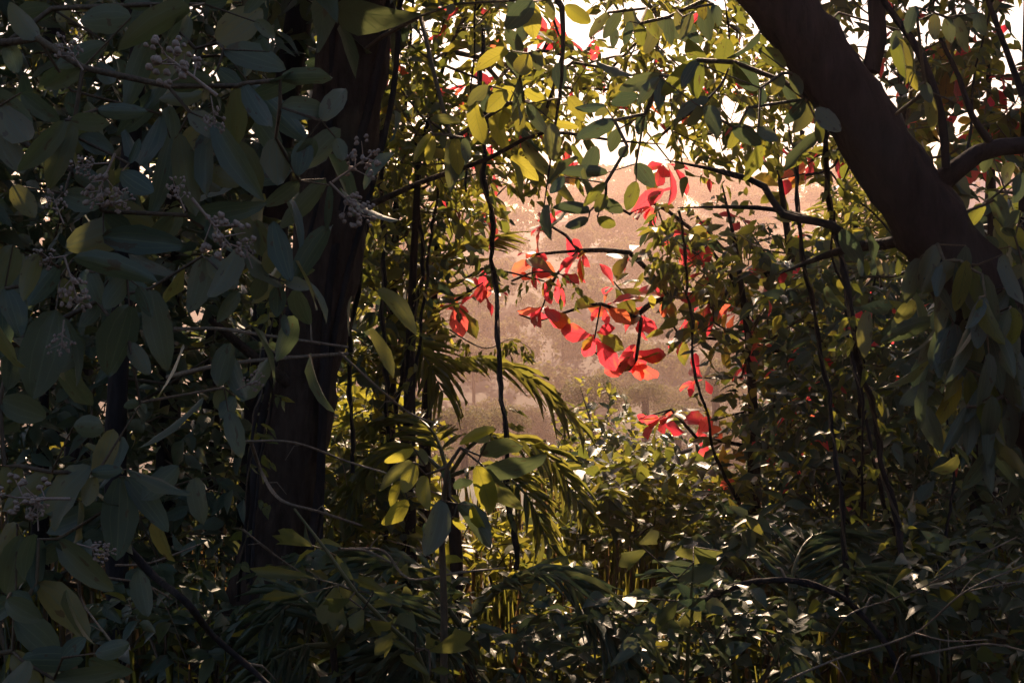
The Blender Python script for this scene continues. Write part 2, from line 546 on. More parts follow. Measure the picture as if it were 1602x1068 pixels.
def skeleton(root, base, trunk_n, nodes, par, tips, mat, rtip=0.003, power=0.42, rmax=0.06, sides=5):
    n = len(nodes)
    w = np.zeros(n)
    for _, j in tips:
        w[j] += 1
    for i in range(n - 1, trunk_n - 1, -1):
        if par[i] >= 0:
            w[par[i]] += w[i]
    ch = [[] for _ in range(n)]
    for i in range(trunk_n, n):
        ch[par[i]].append(i)
    limb_of = np.full(n, -1)
    limbs = []
    rad = lambda i: min(rmax, rtip * max(1.0, w[i]) ** power)
    for i in range(trunk_n):
        for c in ch[i]:
            parts = []
            stack = [(i, c)]
            while stack:
                p0, c0 = stack.pop()
                P = [nodes[p0], nodes[c0]]
                rr = [rad(c0), rad(c0)]
                limb_of[c0] = len(limbs)
                cur = c0
                while ch[cur]:
                    k = sorted(ch[cur], key=lambda q: -w[q])
                    for o in k[1:]:
                        stack.append((cur, o))
                    cur = k[0]
                    limb_of[cur] = len(limbs)
                    P.append(nodes[cur]); rr.append(rad(cur))
                rr[-1] = rtip * 0.7
                P2, r2 = smooth_path(P, rr, 0.14)
                parts.append(tube(P2, r2, sides))
            V, F = join(parts)
            limbs.append(link('branch', mesh_of('branch', V - base, F, mat), root))
    return limbs, limb_of

def rosette(Lv, p, axis, n, l, w, kind, mats, spread=(0.7, 1.35), droop=0.25, branch=0):
    axis = unit(axis)
    ref = np.array([0, 0, 1.0]) if abs(axis[2]) < 0.9 else np.array([1.0, 0, 0])
    u = unit(np.cross(axis, ref))
    v = np.cross(axis, u)
    a0 = rng.uniform(0, 6.28)
    for k in range(n):
        a = a0 + k * 2.4 + rng.normal(0, 0.2)
        th = rng.uniform(*spread)
        y = axis * math.cos(th) + (u * math.cos(a) + v * math.sin(a)) * math.sin(th)
        y = unit(y + np.array([0, 0, -droop * rng.uniform(0.2, 2.2)]) + rng.normal(0, .18, 3))
        z = unit(axis + np.array([0, 0, 0.7]) + rng.normal(0, 0.35, 3))
        s = rng.uniform(0.5, 1.2)
        Lv.add(p - axis * l * rng.uniform(0, .4) + y * 0.015, y, z, l * s, w * s * rng.uniform(0.85, 1.15), kind, mats(), branch)

def spray(Lv, p, axis, n, tw, l, w, kind, mats, droop=0.5, branch=0, flat=0.6):
    """leaves set alternately along a short twig that ends at p + axis * tw"""
    axis = unit(axis)
    u = unit(np.cross(axis, np.array([0, 0, 1.0])) + rng.normal(0, 0.1, 3))
    for k in range(n):
        f = (k + 0.5) / n
        q = p + axis * tw * f + np.array([0, 0, -0.12 * tw * f * f])
        side = u if k % 2 else -u
        y = unit(axis * rng.uniform(0.2, 0.8) + side * rng.uniform(0.5, 1.0) + np.array([0, 0, -droop * rng.uniform(0.1, 1.6)]) + rng.normal(0, 0.25, 3))
        z = unit(np.array([0, 0, flat]) + rng.normal(0, 0.55, 3))
        s = rng.uniform(0.6, 1.2)
        Lv.add(q, y, z, l * s, w * s * rng.uniform(0.8, 1.2), kind, mats(), branch)

def in_poly(poly, n, d0, d1, gap=None):
    poly = np.array(poly, float)
    lo, hi = poly.min(0), poly.max(0)
    out = []
    while len(out) < n:
        x, y = rng.uniform(lo, hi)
        c = False
        j = len(poly) - 1
        for i in range(len(poly)):
            if (poly[i][1] > y) != (poly[j][1] > y) and x < (poly[j][0] - poly[i][0]) * (y - poly[i][1]) / (poly[j][1] - poly[i][1]) + poly[i][0]:
                c = not c
            j = i
        if not c:
            continue
        if gap is not None and any(((x - gx) / ga) ** 2 + ((y - gy) / gb) ** 2 < 1 for gx, gy, ga, gb in gap):
            continue
        out.append(at(x, y, rng.uniform(d0, d1)))
    return out

def pick(*opts):
    names = [o for o, _ in opts]
    ws = np.array([w for _, w in opts], float)
    ws /= ws.sum()
    return lambda: names[int(rng.choice(len(names), p=ws))]

def tree(name, label, cat, px, d, trunk_px, trunk_r, targets, style, n, l, w, kind, mats, bark='bark', group=None,
         singles=300, tw=0.3, droop=0.5, seg=0.45, rtip=0.003, power=0.42, axis_bias=(0, -0.15, -0.1), spread=(0.7, 1.35), extra=None):
    base = foot(px, d)
    root = thing(name, label, cat, base, group)
    tp = [base - np.array([0, 0, 0.15])] + [at(*q) for q in trunk_px]
    P2, _ = smooth_path(tp, [1] * len(tp), 0.35)
    r2 = np.linspace(trunk_r, max(.004, trunk_r * 0.08), len(P2))
    V, F = tube(P2, r2, 8, 0.12)
    link('trunk', mesh_of('trunk', V - base, F, M[bark]), root)
    nodes, par, tips = grow(list(P2), targets, seg)
    limbs, limb_of = skeleton(root, base, len(P2), nodes, par, tips, M['twig'] if trunk_r < 0.2 else M[bark], rtip, power, trunk_r * 0.6)
    Lv = Leaves()
    ab = np.array(axis_bias)
    for ti, j in tips:
        ax = unit(nodes[j] - nodes[par[j]]) + ab + rng.normal(0, 0.35, 3)
        if style == 'rosette':
            rosette(Lv, nodes[j], ax, n, l, w, kind, mats, spread, droop, int(limb_of[j]))
        else:
            spray(Lv, nodes[j], ax, n, tw, l, w, kind, mats, droop, int(limb_of[j]))
    if extra:
        extra(Lv)
    Lv.emit(root, base, singles, branches=limbs)
    return root

# ------------------------------------------------------------------ plants whose single leaves the photograph shows large
def zoomed(ox, oy, sc, rows):
    return [(ox + a / sc, oy + b / sc, ox + c / sc, oy + e / sc, w / sc) for a, b, c, e, w in rows]

def leafy_plant(name, label, cat, base, trunk, trunk_r, rows, depth, kind, mats, bark='twig', tilt=0.7, extra_leaves=None, seg=0.22, rtip=0.0022, mid=True, single_name='leaf', fill=0, fill_l=0.13):
    base = np.array(base, float)
    root = thing(name, label, cat, base)
    P2, r2 = smooth_path(trunk, trunk_r, 0.12)
    big = max(trunk_r) > .1
    if big:
        P2, r2 = smooth_path(trunk, trunk_r, 0.05)
    V, F = tube(P2, r2, 32 if big else 8, 0.20 if big else .10, 9)
    link('trunk', mesh_of('trunk', V - base, F, M[bark]), root)
    if big:
        P2 = P2[::3]
    Lv = Leaves()
    for k, (x0, y0, x1, y1, w) in enumerate(rows):
        Lv.px(x0, y0, x1, y1, w, depth(x0, y0), kind, mats(), tilt, k)
    if extra_leaves:
        extra_leaves(Lv)
    T = np.array(Lv.P)
    nodes, par, tips = grow(list(P2), T, seg, 0.012, 0.04)
    limbs, limb_of = skeleton(root, base, len(P2), nodes, par, tips, M['twig'], rtip, 0.36, 0.02, 5)
    for ti, j in tips:
        Lv.B[ti] = int(limb_of[j])
    n0 = len(Lv.P)
    for q in range(fill):      # further leaves behind, on the same twigs
        ti, j = tips[int(rng.integers(len(tips)))]
        p = nodes[j] + rng.normal(0, 0.10, 3) + np.array([0, 0.18, 0])
        y = unit(np.array([rng.normal(0, 0.6), rng.normal(0, 0.4), -0.7]))
        Lv.add(p, y, rng.normal(0, 1, 3), fill_l * rng.uniform(0.7, 1.2), fill_l * 0.4, kind, mats(), int(limb_of[j]))
    Lv.emit(root, base, 300, single_name, branches=limbs)
    return root, limbs

Z1 = zoomed(0, 0, 2.967, [
    (610, 80, 395, 90, 130), (880, 30, 595, 165, 110), (1010, 200, 1195, 40, 190), (1040, 230, 1300, 290, 110), (905, 225, 680, 370, 110),
    (500, 200, 270, 300, 90), (385, 315, 210, 420, 65), (450, 290, 540, 400, 75), (700, 160, 600, 460, 100), (1300, 370, 1530, 350, 75),
    (1130, 390, 1250, 620, 85), (1150, 380, 1410, 640, 110), (1100, 400, 1085, 690, 95), (1000, 570, 1140, 880, 105), (975, 590, 905, 900, 85),
    (830, 620, 890, 970, 110), (790, 640, 735, 975, 85), (750, 530, 680, 800, 80), (880, 520, 1010, 620, 90), (1010, 320, 1120, 400, 120),
    (780, 400, 950, 350, 100), (940, 430, 760, 480, 70), (300, 560, 110, 790, 90), (350, 540, 215, 850, 110), (360, 640, 520, 700, 130),
    (330, 560, 490, 570, 80), (0, 490, 150, 690, 130), (0, 600, 90, 810, 100), (60, 860, 150, 1000, 110), (330, 790, 460, 850, 80),
    (300, 900, 440, 960, 110), (560, 800, 700, 900, 150), (500, 960, 720, 1060, 110), (480, 980, 600, 1060, 110), (870, 1000, 1160, 990, 95),
    (1390, 840, 1250, 960, 70), (1510, 830, 1320, 1040, 80), (1280, 640, 1290, 850, 130), (1420, 650, 1390, 800, 90), (1530, 860, 1525, 1060, 35),
    (1490, 560, 1600, 400, 90), (1300, 500, 1500, 510, 100), (960, 790, 1110, 860, 80), (100, 430, 260, 560, 80), (330, 420, 340, 540, 80),
    (450, 510, 670, 520, 70), (600, 760, 650, 650, 35), (700, 20, 590, 20, 60), (950, 20, 1050, 20, 60), (1180, 100, 1280, 160, 70),
    (1250, 240, 1215, 180, 60), (1450, 640, 1400, 780, 110), (1560, 640, 1600, 740, 80), (240, 40, 60, 90, 90), (180, 180, 40, 60, 90), (260, 100, 330, 30, 80), (30, 200, 90, 330, 90)])
Z4 = zoomed(0, 350, 2.967, [
    (340, 160, 700, 220, 100), (940, 150, 930, 385, 110), (960, 160, 1110, 290, 105), (1110, 310, 1020, 440, 60), (1220, 230, 1270, 120, 70),
    (1220, 240, 1190, 350, 80), (1300, 250, 1450, 210, 50), (1320, 270, 1430, 290, 60), (1290, 290, 1290, 410, 75), (1380, 300, 1400, 470, 110),
    (1320, 420, 1325, 520, 35), (700, 300, 770, 650, 120), (600, 380, 510, 670, 160), (640, 290, 700, 420, 60), (600, 550, 690, 690, 75),
    (260, 400, 150, 780, 190), (290, 650, 410, 840, 90), (270, 200, 150, 360, 90), (180, 140, 110, 320, 80), (60, 100, 0, 300, 120),
    (60, 560, 60, 750, 100), (0, 820, 200, 900, 150), (340, 940, 480, 940, 100), (590, 250, 480, 380, 90), (1040, 760, 1010, 850, 60),
    (1090, 800, 1030, 900, 80), (1060, 870, 1120, 1060, 80), (280, 250, 330, 370, 70), (420, 220, 470, 360, 70), (450, 360, 400, 470, 100),
    (480, 60, 820, 100, 120), (590, 0, 330, 110, 150), (30, 300, 90, 500, 100), (10, 370, 20, 600, 90), (650, 830, 575, 845, 40), (650, 840, 690, 870, 35)])
B1 = zoomed(0, 708, 2.967, [
    (420, 90, 560, 80, 60), (590, 75, 865, 195, 55), (585, 110, 775, 330, 95), (560, 110, 540, 470, 150), (500, 260, 580, 460, 60),
    (515, 260, 225, 350, 100), (420, 60, 200, 230, 110), (240, 90, 60, 230, 90), (270, 400, 480, 640, 110), (100, 380, 30, 640, 130),
    (180, 400, 150, 600, 90), (170, 600, 410, 800, 130), (70, 770, 270, 930, 150), (50, 650, 150, 710, 70), (30, 680, 170, 780, 100),
    (290, 950, 380, 860, 100), (440, 930, 605, 890, 80), (250, 1050, 540, 1020, 80), (60, 920, 150, 1060, 110), (100, 960, 370, 960, 110),
    (20, 60, 30, 160, 50), (90, 60, 60, 160, 50), (80, 330, 0, 480, 100), (440, 110, 400, 240, 70)])

def ldepth(x, y):
    return 2.75 + 0.35 * noise.noise(Vector((x * 0.008, y * 0.008, 3.0))) + rng.uniform(-0.12, 0.12) + 0.25 * (x / 500.0)

lb = foot(-260, 2.9)
shrub_l, limbs_l = leafy_plant('broadleaf_shrub', 'dark shrub with large oval leaves and dry flower heads filling the left edge', 'shrub', lb,
    [lb - [0, 0, .1], at(-250, 900, 2.9), at(-220, 560, 2.9), at(-170, 300, 2.9), at(-120, 60, 2.85), at(0, -120, 2.9), at(200, -190, 2.95)],
    [0.05, 0.045, 0.04, 0.032, 0.025, 0.018, 0.012], [(a, b, a + 1.08 * (c - a), b + 1.08 * (e - b), w * 1.15) for a, b, c, e, w in Z1 + Z4 + B1], ldepth, 'oval', lambda: 'oval', tilt=0.6, fill=110)

# dry flower heads: a panicle of thin stalks with small knobs
def panicle(seed):
    r = np.random.default_rng(seed)
    parts = []
    end = np.array([0, 0, 1.0])
    parts.append(tube(np.array([[0, 0, 0], [0.03, 0, .5], [0, 0, 1]]), [0.028, 0.022, 0.012], 4))
    for k in range(9):
        h = 0.35 + 0.65 * k / 9
        a = k * 2.4
        q0 = np.array([0, 0, h])
        q1 = q0 + np.array([math.cos(a), math.sin(a), 0.55]) * r.uniform(.18, .36)
        parts.append(tube(np.array([q0, q1]), [0.016, 0.01], 3))
        for m in range(4):
            c = q1 + r.normal(0, 0.055, 3)
            s = r.uniform(0.035, 0.06)
            v = np.array([[1, 0, 0], [0, 1, 0], [-1, 0, 0], [0, -1, 0]]) * s
            V = np.vstack([c + v + [0, 0, .3 * s], c + v * 0.5 + [0, 0, s], c + v * 0.4 - [0, 0, s]])
            F = np.array([[0, 1, 5, 4], [1, 2, 6, 5], [2, 3, 7, 6], [3, 0, 4, 7], [4, 5, 6, 7], [8, 9, 1, 0], [9, 10, 2, 1], [10, 11, 3, 2], [11, 8, 0, 3]])
            parts.append((V, F))
    V, F = join(parts)
    return mesh_of('flower_head', V, F, M['flower'], smooth=False)
PAN = [panicle(i) for i in range(3)]
fl_px = [(340, 150, 270, 95, 2.6), (330, 150, 335, 190, 2.6), (130, 110, 105, 72, 2.6), (180, 240, 155, 300, 2.6), (290, 330, 285, 318, 2.55), (300, 310, 350, 372, 2.6),
         (100, 400, 118, 460, 2.5), (105, 400, 75, 405, 2.5), (100, 350, 98, 345, 2.5), (170, 255, 130, 258, 2.6), (150, 320, 190, 315, 2.6), (520, 285, 570, 250, 2.95),
         (515, 285, 560, 330, 2.95), (110, 780, 35, 778, 2.6), (100, 500, 98, 520, 2.5), (395, 420, 385, 390, 2.9), (370, 610, 385, 603, 3.0), (60, 830, 60, 790, 2.6), (120, 850, 160, 862, 2.6)]
for i, (x0, y0, x1, y1, d) in enumerate(fl_px):
    p0, p1 = at(x0, y0, d), at(x1, y1, d)
    ax = p1 - p0
    l = max(0.055, np.linalg.norm(ax) * 1.25)
    o = link('flower_head', PAN[i % 3], shrub_l)
    q = Vector(unit(ax)).to_track_quat('Z', 'Y')
    o.matrix_basis = Matrix.LocRotScale(Vector(p0 - lb), q, Vector((l, l, l)))

# sapling in the clear middle ground
SAP = zoomed(560, 560, 3.338, [
    (640, 510, 860, 440, 100), (660, 580, 960, 580, 105), (620, 560, 720, 830, 120), (660, 570, 820, 840, 110), (650, 560, 720, 770, 50),
    (355, 610, 335, 805, 85), (500, 680, 595, 620, 60), (430, 740, 400, 1060, 140), (520, 760, 750, 960, 120), (300, 550, 230, 700, 90),
    (290, 545, 100, 660, 70), (230, 640, 140, 790, 60), (480, 720, 545, 760, 70), (260, 740, 130, 870, 110), (290, 470, 140, 560, 60),
    (370, 860, 340, 920, 60), (500, 830, 560, 900, 60), (600, 770, 640, 930, 60), (720, 370, 520, 430, 60), (690, 400, 600, 450, 55), (480, 640, 440, 560, 60), (350, 560, 330, 470, 60)])
sb = foot(690, 4.3)
leafy_plant('sapling', 'young sapling with big yellow-green oval leaves in front of the palms', 'sapling', sb,
            [sb - [0, 0, .08], at(695, 960, 4.3), at(690, 820, 4.25), at(700, 730, 4.2), at(720, 700, 4.2)], [0.012, 0.011, 0.009, 0.007, 0.005],
            SAP, lambda x, y: 4.15 + rng.uniform(-0.12, 0.12), 'oval', pick(('oval', 1), ('bright', 1)), tilt=0.8)

# leaning tree on the right with its hanging leaves
TOPC = zoomed(530, 0, 2.967, [
    (1250, 60, 1160, 170, 45), (1310, 50, 1230, 180, 60), (1330, 40, 1370, 140, 50), (1280, 130, 1275, 215, 45), (1350, 100, 1340, 205, 45),
    (1400, 110, 1400, 210, 60), (1430, 40, 1470, 180, 55), (1530, 80, 1540, 210, 55), (1570, 50, 1600, 180, 50), (1500, 350, 1295, 415, 75),
    (1490, 360, 1380, 490, 60), (1500, 365, 1480, 510, 60), (1390, 450, 1260, 480, 70), (1540, 360, 1560, 450, 50), (1235, 490, 1110, 515, 45),
    (1250, 510, 1190, 530, 45), (1280, 560, 1105, 645, 80), (1250, 800, 1030, 790, 60), (1045, 820, 980, 900, 50), (1240, 850, 1130, 950, 50),
    (1165, 980, 1010, 950, 60), (1160, 1010, 1050, 1060, 50), (1200, 1010, 1290, 1060, 60), (1230, 920, 1320, 1000, 60), (1380, 760, 1460, 870, 80),
    (1380, 840, 1340, 980, 70), (1240, 900, 1190, 990, 60), (1300, 600, 1260, 700, 100), (1420, 530, 1380, 620, 90), (1340, 680, 1300, 740, 70)])
RGT = zoomed(1062, 0, 2.967, [
    (90, 280, 10, 400, 60), (100, 300, 90, 450, 50), (370, 230, 500, 310, 80), (260, 290, 370, 420, 110), (380, 410, 390, 490, 50),
    (480, 340, 440, 450, 60), (490, 380, 540, 500, 50), (520, 340, 570, 440, 60), (590, 460, 500, 580, 60), (600, 480, 560, 630, 90),
    (640, 560, 670, 680, 50), (640, 500, 740, 620, 90), (100, 490, 60, 600, 90), (110, 500, 220, 620, 90), (130, 520, 180, 620, 60),
    (270, 600, 240, 690, 60), (250, 590, 380, 670, 80), (370, 590, 450, 660, 80), (320, 500, 350, 560, 50), (60, 60, 10, 190, 50),
    (20, 80, 80, 200, 60), (120, 0, 90, 100, 60), (160, 20, 190, 110, 50), (740, 60, 720, 130, 50), (1190, 60, 1180, 190, 60),
    (1240, 80, 1270, 200, 60), (1290, 80, 1330, 230, 60), (1090, 340, 1090, 420, 70), (1060, 430, 1000, 400, 60), (1140, 380, 1160, 480, 70),
    (1290, 480, 1290, 540, 50), (1150, 420, 1190, 620, 60), (1100, 30, 1060, 150, 60), (1390, 60, 1400, 160, 60), (1020, 140, 990, 230, 55), (1330, 20, 1400, 90, 60),
    (1450, 700, 1400, 800, 60), (1560, 760, 1480, 860, 70), (1590, 800, 1560, 940, 70), (1520, 900, 1450, 1000, 80), (1420, 950, 1330, 1040, 80), (1590, 980, 1500, 1060, 70)])
RG6 = zoomed(1062, 350, 2.967, [
    (1330, 250, 1270, 420, 70), (1380, 230, 1410, 470, 80), (1440, 310, 1470, 480, 70), (1530, 400, 1480, 560, 60), (1590, 380, 1570, 660, 80),
    (1390, 860, 1330, 1020, 40), (1420, 850, 1410, 1060, 70), (1450, 850, 1500, 1040, 70), (1500, 800, 1500, 900, 40), (1370, 870, 1340, 960, 30),
    (1540, 660, 1560, 900, 70), (1480, 120, 1420, 60, 60), (1560, 60, 1500, 10, 60), (1600, 200, 1530, 260, 80), (1560, 100, 1600, 200, 70), (1480, 620, 1430, 720, 60)]
    + [(850 + i * 28, 245, 838 + i * 31, 162, 30) for i in range(7)])

for k in range(120):
    x, y = rng.uniform(1430, 1615), rng.uniform(370, 700)
    if x < 1440 + (y - 400) * .28:
        continue
    a = rng.normal(0, .35)
    ln = rng.uniform(55, 95)
    RG6.append((x, y, x + math.sin(a) * ln, y + math.cos(a) * ln, rng.uniform(20, 30)))
tb = foot(1760, 4.6)
trunk_c = [(1760, 1120, 4.6), (1755, 950, 4.6), (1705, 760, 4.6), (1600, 570, 4.58), (1508, 430, 4.55), (1440, 330, 4.5), (1362, 210, 4.5), (1285, 92, 4.5), (1215, 0, 4.5), (1150, -100, 4.5), (1080, -230, 4.5), (1010, -420, 4.5)]
tr_r = [0.20, 0.16, 0.14, 0.128, 0.12, 0.110, 0.104, 0.099, 0.094, 0.09, 0.08, 0.06]
def tdepth(x, y):
    return 4.45 + 0.3 * noise.noise(Vector((x * 0.01, y * 0.01, 7.0))) + rng.uniform(-0.2, 0.2) + (0.3 if x < 1060 else 0)
lean_pts = [tb - [0, 0, .15]] + [at(*q) for q in trunk_c[1:]]
ltree, llimbs = leafy_plant('leaning_tree', 'thick dark tree trunk leaning diagonally from the right edge to the top', 'tree', tb, lean_pts, tr_r,
                            TOPC + RGT + RG6, tdepth, 'oval', pick(('oval', 3), ('canopy', 1)), bark='bark', rtip=0.0028, fill=90, fill_l=0.16)
for nm, pts in (('limb', [(1362, 112, 4.5, .030), (1374, 60, 4.5, .030), (1370, 0, 4.5, .028), (1366, -120, 4.5, .024), (1380, -300, 4.5, .02)]),
                ('limb', [(1470, 285, 4.5, .036), (1500, 262, 4.48, .032), (1530, 240, 4.46, .030), (1565, 230, 4.45, .028), (1620, 226, 4.45, .026), (1720, 240, 4.5, .02)]),
                ('limb', [(1480, 262, 4.45, .014), (1474, 190, 4.42, .014), (1455, 120, 4.4, .013), (1425, 60, 4.4, .012), (1385, 5, 4.4, .011), (1350, -80, 4.4, .009)]),
                ('limb', [(1450, 345, 4.6, .024), (1400, 378, 4.8, .021), (1340, 386, 5.0, .019), (1285, 402, 5.2, .013), (1215, 430, 5.3, .002)]),
                ('limb', [(1345, 388, 5.0, .016), (1300, 352, 5.0, .015), (1225, 336, 5.1, .014), (1196, 292, 5.15, .012), (1150, 274, 5.2, .011), (1110, 264, 5.25, .007), (1040, 250, 5.3, .002)]),
                ('limb', [(1300, 352, 5.0, .012), (1210, 328, 5.3, .010), (1140, 324, 5.4, .007), (1060, 325, 5.5, .002)]),
                ('limb', [(1550, 225, 4.45, .012), (1520, 180, 4.4, .010), (1500, 120, 4.4, .008), (1470, 60, 4.4, .006)]),
                ('limb', [(1600, 150, 4.6, .012), (1575, 80, 4.6, .010), (1545, 0, 4.6, .009), (1530, -60, 4.6, .008)]),
                ('limb', [(1385, 250, 4.7, .009), (1340, 236, 4.75, .009), (1318, 285, 4.8, .0012)])):
    tube_part(nm, [at(*p[:3]) for p in pts], [p[3] for p in pts], M['bark'], ltree, tb, 8, 0.06, 0.12, 9)

# branches hanging in from the tree on the left at the top of the frame
TOPL = zoomed(530, 0, 2.967, [
    (900, 0, 780, 130, 110), (880, 10, 910, 160, 130), (970, 0, 995, 95, 50), (790, 235, 615, 310, 70), (880, 250, 830, 370, 110),
    (840, 360, 825, 550, 45), (700, 400, 580, 490, 70), (780, 420, 680, 520, 90), (630, 480, 650, 680, 90), (690, 420, 670, 510, 60),
    (860, 470, 830, 635, 65), (880, 470, 945, 640, 60), (880, 480, 905, 560, 45), (790, 480, 755, 610, 50), (430, 620, 340, 740, 40),
    (440, 630, 410, 765, 50), (480, 620, 490, 690, 50), (540, 640, 560, 810, 75), (520, 640, 540, 875, 80), (580, 640, 600, 760, 50),
    (540, 20, 500, 70, 45), (900, 240, 940, 330, 70), (860, 420, 960, 470, 60), (420, 560, 580, 540, 50), (660, 560, 600, 600, 60), (1060, 450, 1150, 560, 70), (1000, 570, 1110, 590, 40)])

# the big tree on the left: trunk, roots, limbs and those hanging branches
bb = foot(415, 6.0)
bt_pts = [bb - [0, 0, .2], at(420, 1000, 6.0), at(432, 880, 6.0), at(455, 740, 6.0), at(478, 600, 6.0), at(502, 450, 6.0), at(525, 300, 6.0), at(545, 150, 6.0), at(562, 0, 6.0), at(590, -200, 6.0), at(640, -450, 6.0), at(700, -700, 6.0)]
bt_r = [0.25, 0.19, 0.155, 0.136, 0.136, 0.142, 0.150, 0.152, 0.150, 0.145, 0.13, 0.10]
btree, blimbs = leafy_plant('big_tree', 'big brown tree trunk leaning right in the left half', 'tree', bb, bt_pts, bt_r,
                            TOPL, lambda x, y: 5.2 + rng.uniform(-.25, .25), 'oval', pick(('oval', 1), ('bright', 1)), bark='bark2', rtip=0.003, fill=20, fill_l=0.16)
for pts in ([(590, -80, 6.0, .05), (700, -60, 5.6, .03), (860, -20, 5.3, .014), (880, 90, 5.2, .007), (868, 200, 5.2, .005), (850, 330, 5.2, .002)],
            [(560, 330, 6.0, .016), (660, 285, 5.6, .010), (760, 250, 5.4, .009), (850, 208, 5.3, .007), (960, 220, 5.3, .005), (1040, 226, 5.4, .002)],
            [(540, -40, 6.0, .06), (430, -80, 5.9, .04), (300, -60, 5.7, .03)],
            [(480, 620, 5.95, .03), (400, 560, 5.8, .022), (330, 500, 5.6, .015)]):
    tube_part('limb', [at(*p[:3]) for p in pts], [p[3] for p in pts], M['bark2'], btree, bb, 8, 0.08, 0.12, 8)
for a in (2.0, 3.4, 4.6, 5.9, 0.6):
    c = np.array([math.cos(a), math.sin(a), 0])
    e = bb + c * 0.85
    tube_part('root', [bb + [0, 0, .35] + c * .14, bb + [0, 0, .10] + c * .42, np.array([e[0], e[1], float(ground_z(e[0], e[1])) - 0.04])], [.09, .07, .02], M['bark2'], btree, bb, 7, 0.1, .1)
# ridges of stem climbing on the big trunk
for k, (x0, w) in enumerate(((0.10, .02), (0.15, .014), (-0.09, .016))):
    pts = [p + np.array([x0 + 0.05 * math.sin(i * 1.1 + k), -0.16 + 0.05 * abs(x0) * 6, 0]) for i, p in enumerate(bt_pts[1:9])]
    tube_part('climbing_stem', pts, [w] * len(pts), M['bark'], btree, bb, 6, 0.1, .2, 8)

# second, slimmer trunk behind the big one
def slim_trunk(label, px, d, pts, r0):
    b = foot(px, d)
    t = thing('slim_tree', label, 'tree', b)
    P = [b - [0, 0, .1]] + [at(*q, d) for q in pts]
    tube_part('trunk', P, np.linspace(r0, r0 * .75, len(P)), M['bark'], t, b, 9, .12, .12, 6)
    p = at(*pts[-2], d)
    tube_part('limb', [p, p + [0.3, .2, .5], p + [.7, .5, .8]], [r0 * .4, r0 * .3, r0 * .15], M['bark'], t, b, 6, .12, .1)
    tube_part('limb', [p + [0, 0, .2], p + [-0.4, .2, .7], p + [-.8, .3, 1.2]], [r0 * .4, r0 * .3, r0 * .15], M['bark'], t, b, 6, .12, .1)
    Lv = Leaves()
    for k in range(40):
        spray(Lv, P[-1] + rng.normal(0, .5, 3), rng.normal(0, 1, 3), 7, .3, .13, .055, 'ovate', lambda: 'dark')
    Lv.emit(t, b, 60)
slim_trunk('slim dark trunk just left of the big brown trunk', 385, 7.2, [(395, 800), (410, 600), (425, 400), (440, 200), (470, 0), (490, -200)], .085)
slim_trunk('thin dark stem standing among the large leaves at far left', 178, 6.0, [(182, 860), (180, 700), (188, 520), (200, 300), (215, 100), (235, -150)], .05)
slim_trunk('slim straight trunk behind the top left leaves', 330, 8.5, [(335, 800), (340, 500), (455, 150), (470, 60), (490, -80), (500, -200)], .06)

# ------------------------------------------------------------------ red-leaved trees
def red_tree(name, label, px, d, trunk, r, ros, dd, l, pred, n=9, fixed=()):
    base = foot(px, d)
    root = thing(name, label, 'tree', base)
    tp = [base - [0, 0, .2]] + [at(*q) for q in trunk]
    P2, _ = smooth_path(tp, [1] * len(tp), .4)
    r2 = np.linspace(r, r * .08, len(P2))
    V, F = tube(P2, r2, 8, .1)
    link('trunk', mesh_of('trunk', V - base, F, M['bark']), root)
    ros = list(ros) + [(f[0], f[1], 'leaf') for f in fixed]
    n_ros = len(ros) - len(fixed)
    T = [at(x, y, d + (rng.uniform(-dd, dd) if k != 'leaf' else 0)) for x, y, k in ros]
    nodes, par, tips = grow(list(P2), T, .3, .03, .05)
    limbs, limb_of = skeleton(root, base, len(P2), nodes, par, tips, M['bark'], .007, .42, r * .6)
    Lv = Leaves()
    for ti, j in tips:
        k = ros[ti][2]
        if k == 'leaf':
            Lv.px(*fixed[ti - n_ros], d, 'obov', 'red', .5, int(limb_of[j]))
            continue
        p = (pred if k is None else k)
        p = p ** .5 if ros[ti][0] < 1110 else p * .55
        ax = unit(nodes[j] - nodes[par[j]]) * 0.8 + np.array([0, -0.35, 0.25]) + rng.normal(0, .25, 3)
        rosette(Lv, nodes[j], ax, n + int(rng.integers(-2, 3)), l, l * .52, 'obov', lambda: 'red' if rng.random() < p else 'green', (0.8, 1.75), .3, int(limb_of[j]))
    Lv.emit(root, base, 300, branches=limbs)
RED = [(995, 562, .75), (940, 475, .65), (1045, 462, .45), (905, 392, .8), (848, 345, .8), (1010, 312, .7), (1085, 372, .8), (1022, 660, .7), (1102, 662, .7),
       (845, 490, .8), (880, 262, .6), (1225, 292, .8), (1272, 250, .7), (1150, 490, .5), (1282, 462, .6), (1170, 552, .6), (1240, 545, .5), (1160, 770, .8), (1125, 530, .15),
       (1060, 520, .15), (930, 530, .2), (1020, 440, .1), (870, 430, .6), (960, 440, .2), (1100, 420, .3), (1180, 640, .4), (1200, 700, .5), (1090, 590, .3), (1050, 640, .4),
       (985, 395, .1), (1150, 440, .2), (1200, 400, .3), (1235, 480, .4), (1130, 690, .4), (1270, 700, .5), (1220, 590, .3), (1110, 780, .6), (1290, 545, .6), (1340, 500, .3),
       (1225, 225, .7), (1310, 225, .6), (835, 405, .6), (1250, 640, .3), (1330, 620, .3), (1160, 340, .2), (1110, 470, .2), (1000, 490, .3)]
